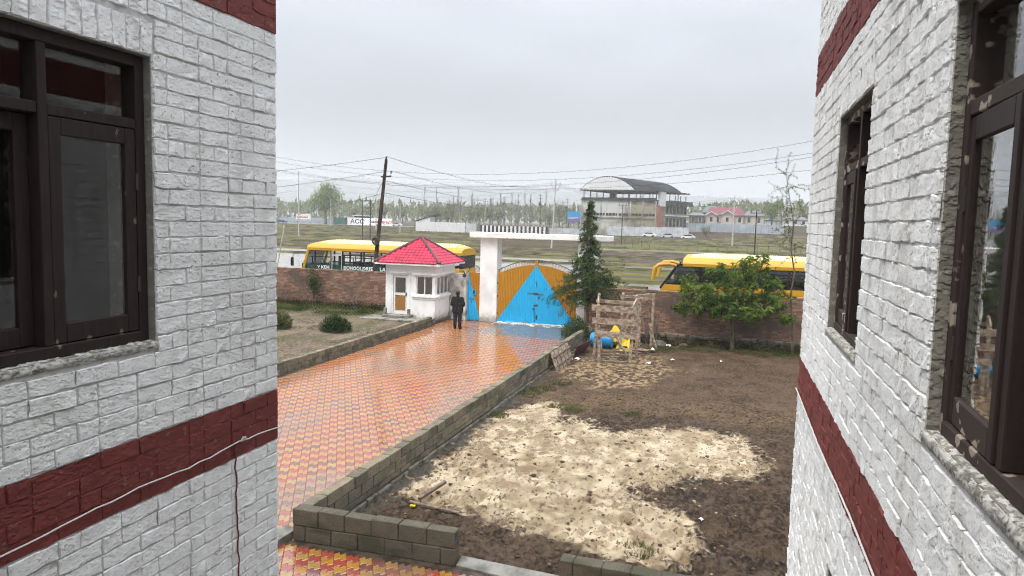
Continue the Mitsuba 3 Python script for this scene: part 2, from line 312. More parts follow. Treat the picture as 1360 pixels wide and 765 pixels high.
mat('car_white', (0.74, 0.75, 0.76), 0.25, 0.5, coat=0.5)
mat('car_blue', (0.015, 0.04, 0.15), 0.3, 0.5)
mat('car_glass', (0.02, 0.024, 0.03), 0.1, 0.6)
mat('teal', (0.012, 0.09, 0.075), 0.6, 0.3)
mat('hill', grain((0.06, 0.075, 0.08), (0.09, 0.10, 0.10), 0.002, 4), 1.0, 0.0)

# ------------------------------------------------------------------ helpers


def put(name, mesh, m, parent=None, smooth=False, to=None, share=None):
    """Adds one shape entry and returns its key; share: a ply dict used before."""
    base = (parent + '__' if parent else '') + name
    key, i = base, 0
    while key in scene or key in labels and not (parent is None and key not in scene and False):
        i += 1
        key = f'{base}_{i:03d}'
    if m in ('pane', 'pane_clear', 'tinted') and len(mesh.faces) == 12:      # a pane is a single sheet
        q = int(np.argmin(np.ptp(mesh.vertices, axis=0)))
        mesh = trimesh.Trimesh(mesh.vertices, mesh.faces[4 * q:4 * q + 2], process=False)
        mesh.remove_unreferenced_vertices()
    d = dict(share) if share is not None else mikit.ply(mesh, 'mat_' + m, smooth=smooth)
    if share is not None and m is not None:
        d['bsdf'] = {'type': 'ref', 'id': 'mat_' + m}
    if to is not None:
        d['to_world'] = to
    scene[key] = d
    return key


def thing(name, label, cat, group=None):
    key, i = name, 0
    while key in labels or key in scene:
        i += 1
        key = f'{name}_{i:03d}'
    labels[key] = {'label': label, 'category': cat}
    if group:
        labels[key]['group'] = group
    return key


def single(name, mesh, m, label, cat, group=None, smooth=False, kind=None):
    key = put(name, mesh, m, None, smooth)
    labels[key] = {'label': label, 'category': cat}
    if group:
        labels[key]['group'] = group
    if kind:
        labels[key]['kind'] = kind
    return key


def struct(name, mesh, m, label, smooth=False):
    many = {'water': 'flooded paddies', 'grass_field': 'grassy paddies', 'mud_field': 'bare paddies', 'field_bank': 'banks between the paddies'}
    return single(name, mesh, m, label, name.split('_')[-1], many.get(name), smooth, 'structure')


def cat(*ms):
    ms = [x for x in ms if x is not None]
    vs, fs, o = [], [], 0
    for x in ms:
        v, f = (x.vertices, x.faces) if hasattr(x, 'vertices') else x
        vs.append(np.asarray(v, float)); fs.append(np.asarray(f, int) + o); o += len(v)
    return trimesh.Trimesh(np.vstack(vs), np.vstack(fs), process=False)


def bx(x0, x1, y0, y1, z0, z1, c=0.0):
    if c:
        return cbox(x0, x1, y0, y1, z0, z1, c)
    v = np.array([[x, y, z] for x in (x0, x1) for y in (y0, y1) for z in (z0, z1)], float)
    f = np.array([[0, 1, 3], [0, 3, 2], [4, 6, 7], [4, 7, 5], [0, 4, 5], [0, 5, 1], [2, 3, 7], [2, 7, 6], [0, 2, 6], [0, 6, 4], [1, 5, 7], [1, 7, 3]])
    return trimesh.Trimesh(v, f, process=False)


def cbox(x0, x1, y0, y1, z0, z1, c):
    """Box with chamfered edges (44 triangles)."""
    pts = []
    for x, sx in ((x0, 1), (x1, -1)):
        for y, sy in ((y0, 1), (y1, -1)):
            for z, sz in ((z0, 1), (z1, -1)):
                pts += [[x, y + sy * c, z + sz * c], [x + sx * c, y, z + sz * c], [x + sx * c, y + sy * c, z]]
    return trimesh.convex.convex_hull(np.array(pts))


def place(mesh, loc=(0, 0, 0), rz=0.0, rx=0.0, ry=0.0):
    m = mesh.copy()
    M = trimesh.transformations.euler_matrix(rx, ry, rz, 'sxyz')
    M[:3, 3] = loc
    m.apply_transform(M)
    return m


def beam(p, q, w, h, c=0.0, up=(0, 0, 1)):
    """A rectangular bar from p to q, w wide sideways and h along up."""
    p, q = np.array(p, float), np.array(q, float)
    d = q - p; L = np.linalg.norm(d); d /= L
    upv = np.array(up, float)
    if abs(d @ upv) > 0.95:
        upv = np.array([1.0, 0, 0])
    s = np.cross(d, upv); s /= np.linalg.norm(s); u2 = np.cross(s, d)
    m = bx(0, L, -w / 2, w / 2, -h / 2, h / 2, c).copy()
    M = np.eye(4); M[:3, 0], M[:3, 1], M[:3, 2], M[:3, 3] = d, -s, u2, p
    m.apply_transform(M)
    return m


def tube(path, r, n=6, cap=True):
    P = np.array(path, float); k = len(P)
    R = np.full(k, r, float) if np.isscalar(r) else np.array(r, float)
    t = np.gradient(P, axis=0); t /= np.linalg.norm(t, axis=1, keepdims=True) + 1e-12
    a = np.array([0, 0, 1.0]) if abs(t[0, 2]) < 0.9 else np.array([1.0, 0, 0])
    vs = []
    ang = np.arange(n) * 2 * PI / n
    for i in range(k):
        s = np.cross(t[i], a); s /= np.linalg.norm(s) + 1e-12
        a = np.cross(s, t[i])
        vs.append(P[i] + R[i] * (np.cos(ang)[:, None] * s + np.sin(ang)[:, None] * a))
    v = np.vstack(vs); f = []
    for i in range(k - 1):
        for j in range(n):
            b, c2 = i * n + j, i * n + (j + 1) % n
            f += [[b, c2, c2 + n], [b, c2 + n, b + n]]
    if cap:
        for j in range(1, n - 1):
            f += [[0, j + 1, j], [(k - 1) * n, (k - 1) * n + j, (k - 1) * n + j + 1]]
    return trimesh.Trimesh(v, np.array(f), process=False)


def extr(poly, h):
    return trimesh.creation.extrude_polygon(poly, h, engine='earcut')


def plate(poly, axis, at, th):
    """Extrudes a polygon drawn in (y, z) for axis x or (x, z) for axis y, from at to at + th."""
    m = extr(poly, abs(th))
    v = m.vertices.copy()
    w = np.zeros_like(v)
    lo = min(at, at + th)
    if axis == 'x':
        w[:, 1], w[:, 2], w[:, 0] = v[:, 0], v[:, 1], v[:, 2] + lo
        f = m.faces
    else:
        w[:, 0], w[:, 2], w[:, 1] = v[:, 0], v[:, 1], v[:, 2] + lo
        f = m.faces[:, ::-1]
    return trimesh.Trimesh(w, f, process=False)


def hull(pts):
    return trimesh.convex.convex_hull(np.array(pts, float))


def rot_to(d):
    """3x3 whose third column is d."""
    d = np.array(d, float) / np.linalg.norm(d)
    a = np.array([0, 0, 1.0]) if abs(d[2]) < 0.9 else np.array([1.0, 0, 0])
    s = np.cross(a, d); s /= np.linalg.norm(s)
    return np.stack([s, np.cross(d, s), d], 1)


def leaves(P, D, L, W, fold=0.25, rg=rng):
    """Diamond leaves at points P along directions D: 2 bent triangles each."""
    P, D = np.asarray(P, float), np.asarray(D, float)
    n = len(P)
    D = D / (np.linalg.norm(D, axis=1, keepdims=True) + 1e-9)
    r = rg.normal(size=(n, 3)); S = np.cross(D, r); S /= np.linalg.norm(S, axis=1, keepdims=True) + 1e-9
    N = np.cross(S, D)
    L = (np.full(n, L) if np.isscalar(L) else L)[:, None]; W = (np.full(n, W) if np.isscalar(W) else W)[:, None]
    mid = P + D * L * 0.45
    v = np.stack([P, mid + S * W / 2 + N * W * fold, P + D * L - N * L * 0.12, mid - S * W / 2 + N * W * fold], 1).reshape(-1, 3)
    b = np.arange(n)[:, None] * 4
    f = np.concatenate([b + [[0, 1, 2]], b + [[0, 2, 3]]], 1).reshape(-1, 3)
    return trimesh.Trimesh(v, f, process=False)


def sphere_dirs(n, rg=rng):
    d = rg.normal(size=(n, 3))
    return d / np.linalg.norm(d, axis=1, keepdims=True)


def grid_mesh(xs, ys, zf):
    X, Y = np.meshgrid(xs, ys)
    v = np.stack([X, Y, zf(X, Y)], -1).reshape(-1, 3)
    nx, ny = len(xs), len(ys)
    i = (np.arange(ny - 1)[:, None] * nx + np.arange(nx - 1)).ravel()
    f = np.concatenate([np.stack([i, i + 1, i + nx + 1], 1), np.stack([i, i + nx + 1, i + nx], 1)])
    return trimesh.Trimesh(v, f, process=False)


def sstep(a, b, x):
    t = np.clip((x - a) / (b - a), 0, 1)
    return t * t * (3 - 2 * t)


def tz(x, y):
    """Height of the open country beyond the road."""
    x, y = np.asarray(x, float), np.asarray(y, float)
    return 1.4 * sstep(120, 260, y) + 4.6 * sstep(225, 310, y) * sstep(-55, 0, x)


# ------------------------------------------------------------------ the ground
struct('terrain', grid_mesh(np.r_[-3600, -2000:-200:18j, -200:80:90j, 100:1500:12j, 2600], np.r_[-60, 0, 34.8, 35.2:60:6j, 62:320:110j, 340:1400:22j, 1800],
                            lambda X, Y: tz(X, Y) - 0.35 * (Y < 35) - 0.05), 'field', 'brown and olive farmland stretching from the road behind the brick wall to the hills', True)


def hills_z(X, Y):
    n = meshkit.fbm(np.stack([X / 1300, Y / 1300, X * 0], -1), 5, 4)
    return -4 + sstep(1700, 3100, Y) * (30 + 250 * n * (0.45 + 0.55 * sstep(700, -1900, X)))


struct('hills', grid_mesh(np.linspace(-5200, 3200, 150), np.linspace(1650, 4100, 70), hills_z), 'hill', 'distant hills fading into low cloud beyond the fields', True)

# flooded and dry paddies: quads (x at near edge l, r; y0; x at far edge l, r; y1)


def patch(x0, x1, y0, x2, x3, y1, dz, nx=14, ny=5):
    u, v = np.meshgrid(np.linspace(0, 1, nx), np.linspace(0, 1, ny))
    Y = y0 + (y1 - y0) * v
    X = (x0 + (x1 - x0) * u) * (1 - v) + (x2 + (x3 - x2) * u) * v
    Y = Y + 0.012 * (y0) * (meshkit.noise(np.stack([X / 9, Y / 4, X * 0], -1)) - 0.5) * ((v == 0) | (v == 1))
    vv = np.stack([X, Y, tz(X, Y) + dz], -1).reshape(-1, 3)
    i = (np.arange(ny - 1)[:, None] * nx + np.arange(nx - 1)).ravel()
    return trimesh.Trimesh(vv, np.concatenate([np.stack([i, i + 1, i + nx + 1], 1), np.stack([i, i + nx + 1, i + nx], 1)]), process=False)


for a in [(-75, -9.6, 58, -120, -13, 86), (-118, -13.4, 88, -150, -15, 98), (-8, 14, 55, -9, 16, 62), (-13, 18, 80.5, -15, 20, 88), (-25.5, 4, 130, -29, 3, 143), (-150, -72, 104, -160, -80, 109),
          (-5, 45, 186, -6, 48, 194), (8, 50, 172, 9, 52, 178), (10, 60, 208, 11, 62, 215)]:
    struct('water', patch(*a, 0.03), 'water', 'flooded paddy field reflecting the white sky')
for a in [(-9, 16, 64, -12, 18, 79)]:
    struct('grass_field', patch(*a, 0.035), 'green_field', 'grassy paddy behind the coach')
for a in [(-25, 6, 112, -27, 8, 128), (-160, -17, 112, -190, -20, 124), (-15.5, 20, 92, -20, 24, 108)]:
    struct('mud_field', patch(*a, 0.03), 'mud_field', 'bare brown ploughed paddy field')
for a in [(-27, 20, 146, -33, 30, 168), (-180, -50, 140, -190, -54, 150), (-200, -70, 172, -220, -75, 184)]:
    struct('grass_field', patch(*a, 0.035), 'green_field', 'pale green paddy strip in the middle distance')


def bank(pts, w, h, seed=0):
    P = np.array(pts, float)
    n = max(2, int(np.linalg.norm(P[1] - P[0]) / 1.6))
    t = np.linspace(0, 1, n)[:, None]
    Q = P[0] * (1 - t) + P[1] * t
    d = (P[1] - P[0]) / np.linalg.norm(P[1] - P[0]); s = np.array([-d[1], d[0]])
    rows = []
    for k, (o, hh) in enumerate(((-.5, -.1), (-.28, .75), (0, 1.0), (.28, .8), (.5, -.1))):
        xy = Q + s * o * w
        nn = meshkit.fbm(np.c_[xy / 2.5, np.full(n, seed + k)], 3, seed)
        xy = xy + s * (nn[:, None] - .5) * w * .5
        rows.append(np.c_[xy, tz(xy[:, 0], xy[:, 1]) + hh * h * (0.6 + 0.8 * nn)])
    v = np.stack(rows, 1).reshape(-1, 3); m = 5
    f = [[i * m + j, (i + 1) * m + j, (i + 1) * m + j + 1] for i in range(n - 1) for j in range(m - 1)] + [[i * m + j, (i + 1) * m + j + 1, i * m + j + 1] for i in range(n - 1) for j in range(m - 1)]
    return trimesh.Trimesh(v, np.array(f), process=False)


banks = [((-130, 87), (-12, 87)), ((-150, 99.5), (-14, 99.5)), ((-75, 57.5), (-6, 57)), ((-9, 63), (18, 63)), ((-13, 80), (20, 80)), ((-15, 90), (20, 90)), ((-9.5, 58), (-14.5, 99)), ((-26, 110), (10, 110)), ((-170, 111), (-20, 111)),
         ((-26, 129), (10, 129)), ((-30, 144.5), (12, 144.5)), ((-190, 126), (-25, 127)), ((-200, 138), (-45, 139)), ((-210, 152), (-50, 152)), ((-220, 168), (-55, 168)), ((-230, 186), (-60, 186)), ((-240, 206), (-70, 206)),
         ((-260, 232), (-100, 230)), ((-280, 262), (-110, 260)), ((-20, 170), (50, 170)), ((-20, 181), (50, 182)), ((-20, 196), (60, 197)), ((-10, 204), (60, 205)), ((-5, 217), (60, 219)), ((-2, 232), (60, 235)), ((5, 246), (70, 248)), ((-60, 190), (-30, 186)), ((-50, 210), (-20, 206))]
for i, (p, q) in enumerate(banks):
    yy = (p[1] + q[1]) / 2
    struct('field_bank', bank((p, q), 1.6 + 0.012 * yy, 0.14 + 0.0011 * yy, i), 'bank', 'grassy bank between two paddies', True)

struct('road', bx(-90, 60, 36.4, 44.5, -0.3, 0.22), 'asphalt', 'wet lane behind the brick boundary wall where the two buses stand')
struct('far_road', patch(-420, -112, 282, -430, -116, 290, 0.25, 30, 3), 'pale_road', 'pale wet main road far across the fields')

# yard: uneven ground with clods
YZ = -0.13


def yard_z(X, Y):
    n = meshkit.fbm(np.stack([X * 1.3, Y * 1.3, X * 0], -1), 4, 2) - 0.5
    n2 = meshkit.fbm(np.stack([X * 5, Y * 5, X * 0], -1), 4, 5) - 0.5
    rough = 0.35 + 0.65 * sstep(20, 12, Y)
    n3 = meshkit.fbm(np.stack([X * 9, Y * 9, X * 0], -1), 3, 6) - 0.5
    return YZ + 0.10 * n + 0.13 * n2 * rough + 0.12 * n3 * rough - 0.05 * sstep(24, 31, Y) - 0.14 * sstep(32.2, 32.6, Y)


struct('yard', grid_mesh(np.r_[-6.35:1.2:190j, 1.3:9:24j], np.r_[9.72:16:180j, 16.1:33.3:240j], yard_z), 'yard', 'muddy yard with a large patch of spread pale sand', True)


def clods(n, region, smin, smax, seed, squash=0.55):
    rg = np.random.default_rng(seed)
    ico = trimesh.creation.icosphere(subdivisions=1)
    out = []
    for _ in range(n):
        x, y = region(rg)
        s = smin + (smax - smin) * rg.random() ** 6
        v = ico.vertices * (1 + 0.35 * (rg.random((42, 1)) - .5)) * s * np.array([1 + rg.random() * .6, 1, squash])
        a = rg.random() * 6.28
        R = np.array([[math.cos(a), -math.sin(a), 0], [math.sin(a), math.cos(a), 0], [0, 0, 1]])
        out.append((v @ R.T + [x, y, float(yard_z(np.array(x), np.array(y))) + s * .15], ico.faces))
    return cat(*out)


single('clods', clods(1500, lambda g: (g.uniform(-5.9, 1.2), 9.95 + 12 * g.random() ** 1.4), .005, .050, 3), 'clod', 'dark clods of earth scattered over the sandy yard', 'earth', kind='stuff')
single('sand_lumps', clods(500, lambda g: (g.uniform(-5.6, .4), g.uniform(10.5, 19)), .005, .03, 4), 'clod_pale', 'pale lumps in the spread sand', 'sand', kind='stuff')


def garden_z(X, Y):
    n = meshkit.fbm(np.stack([X * 1.1, Y * 1.1, X * 0], -1), 4, 9) - 0.5
    return 0.17 + 0.12 * n + 0.10 * sstep(31, 34, Y)


struct('garden', grid_mesh(np.linspace(-46, -13.55, 150), np.linspace(12, 34.6, 110), garden_z), 'garden', 'bare earth garden bed left of the driveway', True)


def tuft(cx, cy, z0, n, r, h, rg, w=.012):
    a = rg.random(n) * 6.28; q = r * np.sqrt(rg.random(n))
    P = np.c_[cx + q * np.cos(a), cy + q * np.sin(a), np.full(n, z0)]
    D = np.c_[rg.normal(0, .5, n), rg.normal(0, .5, n), np.ones(n)]
    return leaves(P, D, h * (.5 + .8 * rg.random(n)), w, .1, rg)


rg = np.random.default_rng(5)
T1 = [(-5.35, 21.6, .45), (-5.1, 22.6, .5), (-5.6, 20.9, .4), (-4.4, 19.7, .3), (-3.9, 19.5, .28), (-2.3, 19.6, .25), (-5.7, 18.2, .3), (-1.2, 11.3, .3), (-2.5, 30.6, .8), (-1, 31.4, .9), (1.6, 31.6, 1.0), (2.7, 31.5, .8), (-3.6, 27.9, .3), (.4, 31.9, .6)]
single('grass', cat(*[tuft(x, y, YZ - .03, int(900 * r), r, .11, rg) for x, y, r in T1]), 'grass', 'small green grass tufts in the muddy yard', 'grass', kind='stuff')
single('grass', cat(*[tuft(rg.uniform(-30, -17.1), rg.uniform(31.4, 34.2), .26, 70, .5, .16, rg, .02) for _ in range(170)], *[tuft(rg.uniform(-26, -13.8), rg.uniform(20, 31), .17, 30, .45, .10, rg, .014) for _ in range(130)]), 'grass', 'short grass along the foot of the left brick wall', 'grass', kind='stuff')
single('weeds', cat(*[tuft(x, rg.uniform(34.15, 34.4) if x < -10 else rg.uniform(32.2, 32.75), .2 if x < -10 else -.25, 45, .3, .42, rg, .025) for x in np.r_[np.linspace(-34, -16.6, 90), np.linspace(-4.5, 6, 70)]]), 'weed', 'straggling weeds along the brick wall foot', 'weeds', kind='stuff')

# ------------------------------------------------------------------ driveway pavers
struct('driveway', bx(-13.62, -6.2, 4.0, 34.9, -.3, -.012), 'joint', 'wet driveway of interlocking red and yellow pavers leading to the gate')
struct('apron', bx(-6.2, -.2, 4.0, 9.62, -.3, -.014), 'joint', 'wet red and yellow paved strip in front of the low block wall')
PW, PH, GA = 0.212, 0.186, 0.0035


def paver_outline(n):
    s = np.linspace(0, 1, n, endpoint=False)
    A, B = 0.036, 0.030
    bot = np.c_[s * PW, A * np.sin(4 * PI * s)]
    m = max(3, n // 2)
    t = np.linspace(0, 1, m, endpoint=False)
    rt = np.c_[PW + B * np.sin(2 * PI * t), t * PH]
    top = np.c_[(1 - s) * PW, PH + A * np.sin(4 * PI * (1 - s))]
    lf = np.c_[B * np.sin(2 * PI * (1 - t)), (1 - t) * PH]
    return Polygon(np.vstack([bot, rt, top, lf]) - [PW / 2, PH / 2])


def paver_mesh(n, ch=0.006):
    o = paver_outline(n).buffer(-GA)
    i = np.array(o.exterior.coords)[:-1]
    if not o.exterior.is_ccw:
        i = i[::-1]
    inner = i * (1 - ch / 0.06)
    k = len(i)
    top = extr(Polygon(inner), .001)
    tv, tf = trimesh.triangles.Triangulation if False else (None, None), None
    from trimesh.creation import triangulate_polygon
    vv, ff = triangulate_polygon(Polygon(inner), engine='earcut')
    vv = np.asarray(vv)
    V = [np.c_[vv, np.zeros(len(vv))], np.c_[inner, np.zeros(k)], np.c_[i, np.full(k, -ch * .55)], np.c_[i, np.full(k, -.014)]]
    F = [np.asarray(ff)]
    b = len(vv)
    j = np.arange(k); j2 = (j + 1) % k
    for r in range(2):
        a0, a1 = b + r * k, b + (r + 1) * k
        F += [np.stack([a0 + j, a1 + j, a1 + j2], 1), np.stack([a0 + j, a1 + j2, a0 + j2], 1)]
    m = trimesh.Trimesh(np.vstack(V), np.vstack(F), process=False)
    n_ = m.face_normals[0]
    if n_[2] < 0:
        m.faces = m.faces[:, ::-1]
    return m


pav_near, pav_far = paver_mesh(12), paver_mesh(8)
pav = []
for k in range(int(30.6 / PH)):
    y = 4.2 + (k + .5) * PH
    for j in range(-2, 60):
        x = -13.5 + (j + .5 * (k % 2)) * PW
        if y < 9.5:
            ok = -8.6 < x < -.6
        else:
            ok = -13.45 < x < -6.33 + .02 * (y - 10)
        if ok and y < 34.2:
            # skip what lies out of sight behind the left building's corner
            if x / y < -.86 + (0 if y > 9 else -.05):
                continue
            if y < 7.6:
                continue
            pav.append((x, y, (j + (k // 2)) % 2))
rp = np.random.default_rng(8)
pav.sort(key=lambda q: q[1])
near = {0: mikit.ply(pav_near, 'mat_paver_red', smooth=False), 1: mikit.ply(pav_near, 'mat_paver_yellow', smooth=False)}
vis = [q for q in pav if q[0] / q[1] > -.72 and q[0] / q[1] < -.2]
first = set(id(q) for q in vis[:300])
stuff = {0: [], 1: [], 2: [], 3: [], 4: []}
for q in pav:
    x, y, c = q
    tx, ty, dzz = rp.normal(0, .006), rp.normal(0, .004), rp.normal(0, .0008)
    if id(q) in first:
        par = 'apron' if y < 9.55 else 'driveway'
        put('paver', None, ('paver_yellow' if c else 'paver_red') + ('_b' if rp.random() < .3 else ''), par, to=T().translate([x, y, dzz]).rotate([1, 0, 0], math.degrees(tx)).rotate([0, 1, 0], math.degrees(ty)), share=near[c])
    else:
        src = pav_near if y < 15 else pav_far
        v = src.vertices
        z = v[:, 2] + dzz + v[:, 1] * tx - v[:, 0] * ty
        grey = y > 30.5 and x > -10.8 + rp.normal(0, .15)
        stuff[2 if grey else (c if rp.random() > .3 else c + 3)].append((np.c_[v[:, 0] + x, v[:, 1] + y, z], src.faces))
for c, nm in ((0, 'red'), (1, 'yellow'), (2, 'grey'), (3, 'red_b'), (4, 'yellow_b')):
    k = put('paver_field', cat(*stuff[c]), 'paver_' + nm, 'driveway')
    labels[k] = {'label': 'further pavers of the wet driveway', 'kind': 'stuff'}

# ------------------------------------------------------------------ low walls of concrete blocks


def block_wall(name, label, p0, p1, th, z0, zs, bl, m, side=1, seed=0, topz=None, first_off=0.0):
    """Blocks laid in courses along p0-p1; th to the side (left is +1). zs: course heights."""
    rg = np.random.default_rng(seed)
    key = thing(name, label, 'wall')
    p0, p1 = np.array(p0, float), np.array(p1, float)
    L = np.linalg.norm(p1 - p0); d = (p1 - p0) / L; s = np.array([-d[1], d[0]]) * side
    M = np.eye(4)
    M[:2, 0], M[:2, 1] = d, s
    if np.linalg.det(M[:3, :3]) < 0:
        M[:2, 0] = -d; M[:2, 3] = p1; flip = True
    else:
        M[:2, 3] = p0; flip = False
    core = bx(.016, L - .016, .018, th - .018, z0 - .05, z0 + sum(zs) - .014); core.apply_transform(M)
    put('mortar', core, 'block_joint', key)
    z = z0
    for ci, h in enumerate(zs):
        u = -((ci + first_off) % 2) * bl * .5
        while u < L - .02:
            a, b = max(u, 0), min(u + bl, L)
            u += bl
            if b - a < .05:
                continue
            j = rg.normal(0, .004, 4)
            bm = cbox(a + .008, b - .008, 0 + j[0], th + j[1], z + (.008 if ci else 0), z + h - (.007 if ci < len(zs) - 1 else 0) + (j[2] * 1.5 if ci == len(zs) - 1 else 0), .008)
            v = bm.vertices
            v += rg.normal(0, .0022, v.shape)
            bm.apply_transform(M)
            put('block', bm, m if m != 'block' else ('block', 'block', 'block_b', 'block_c')[rg.integers(4)], key)
        z += h
    return key


block_wall('low_block_wall', 'low grey concrete block wall running down the right side of the driveway to the gate', (-6.12, 9.80), (-5.74, 31.6), .2, -.02, (.10, .21, .21), .45, 'block', 1, 1)
block_wall('low_block_wall', 'short dark block wall across the near end of the sandy yard, meeting the driveway wall in a corner', (-6.33, 9.58), (-3.62, 9.62), .2, -.01, (.25, .26), .45, 'block_dark', 1, 2, first_off=1)
block_wall('low_block_wall', 'dark block wall end at the bottom edge beside the right building', (-2.06, 9.55), (.62, 9.45), .24, -.2, (.27, .30), .40, 'block_dark', 1, 3)
block_wall('low_block_wall', 'low block wall edging the bare earth garden, ending at the guard hut', (-13.42, 12.5), (-13.42, 31.95), .2, -.02, (.21, .21), .42, 'block', 1, 4)
foot = []
rf = np.random.default_rng(3)
yv = 10.0
while yv < 31:
    l = rf.uniform(.35, .8); xx = -6.12 + (yv - 9.8) * .0174
    foot.append(cbox(xx - .15, xx + .03 + rf.uniform(0, .04), yv, yv + l - .03, -.4, -.03 - rf.uniform(0, .05), .02)); yv += l
k = put('foundation', cat(*foot), 'stone', 'low_block_wall'); labels[k] = {'label': 'rough stone footing under the blocks', 'kind': 'stuff'}
single('concrete_kerb', cat(hull([(-6.36, 9.7, -.05), (-6.62, 9.9, -.05), (-6.40, 8.4, -.05), (-6.72, 8.4, -.05), (-6.37, 9.7, .10), (-6.60, 9.86, .10), (-6.42, 8.4, .11), (-6.7, 8.4, .11)])), 'concrete', 'broken grey concrete kerb at the corner of the short block wall', 'kerb')
single('concrete_strip', hull([(-3.6, 9.6, -.15), (-2.08, 9.45, -.15), (-2.08, 9.75, -.15), (-3.6, 9.85, -.15), (-3.6, 9.6, .02), (-2.08, 9.45, .0), (-2.08, 9.74, .05), (-3.6, 9.84, .06)]), 'concrete', 'wet pale concrete strip bridging the gap between the two near block walls', 'kerb')
struct('gutter', bx(-13.42, -13.26, 14, 31.9, -.1, .012), 'joint', 'cement gutter strip along the garden wall')

# ------------------------------------------------------------------ the two painted brick buildings
CO = .0855
ZB0 = 3.55           # bottom of the lower red band
BANDS = ((ZB0, ZB0 + 4 * CO), (ZB0 + 31 * CO, ZB0 + 35 * CO))


def brick_variants(w, n, seed):
    """Painted brick, front in +z, lumpy: 40 triangles."""
    rg = np.random.default_rng(seed); out = []
    h = CO - .005
    for _ in range(n):
        nx, ny = 5, 3
        X, Y = np.meshgrid(np.linspace(-w / 2 + .004, w / 2 - .004, nx), np.linspace(-h / 2 + .004, h / 2 - .004, ny))
        Z = rg.normal(0, .0024, X.shape)
        X = X + rg.normal(0, .0026, X.shape); Y = Y + rg.normal(0, .0024, Y.shape)
        V = [np.stack([X, Y, Z], -1).reshape(-1, 3)]
        i = (np.arange(ny - 1)[:, None] * nx + np.arange(nx - 1)).ravel()
        F = [np.stack([i, i + 1, i + nx + 1], 1), np.stack([i, i + nx + 1, i + nx], 1)]
        ring = list(range(nx)) + [nx * r + nx - 1 for r in range(1, ny)] + [nx * (ny - 1) + c for c in range(nx - 2, -1, -1)] + [nx * r for r in range(ny - 2, 0, -1)]
        P = V[0][ring]
        O = P.copy(); O[:, 0] *= w / (w - .006); O[:, 1] *= h / (h - .006); O[:, 2] = -.010
        b = nx * ny; k = len(ring)
        V.append(O)
        r = np.array(ring); j = np.arange(k); j2 = (j + 1) % k
        F += [np.stack([r[j], b + j, b + j2], 1), np.stack([r[j], b + j2, r[j2]], 1)]
        out.append(trimesh.Trimesh(np.vstack(V), np.vstack(F), process=False))
    return out


STR, HDR = brick_variants(.234, 9, 1), brick_variants(.114, 7, 2)


def pframe(X, side, y, z, sx=1, sy=1, dx=0, roll=0, vert=False):
    """4x4 that puts a brick (front +z) on the wall plane x = X facing side (+1: +x)."""
    M = np.eye(4)
    e = np.array([0, 1.0, 0]) * (1 if side > 0 else -1)
    up = np.array([0, 0, 1.0])
    if vert:
        e, up = up, -e
    c, s = math.cos(roll), math.sin(roll)
    M[:3, 0] = (c * e + s * up) * sx; M[:3, 1] = (-s * e + c * up) * sy; M[:3, 2] = (side, 0, 0)
    M[:3, 3] = (X + side * dx, y, z)
    return M


RNDM = .5


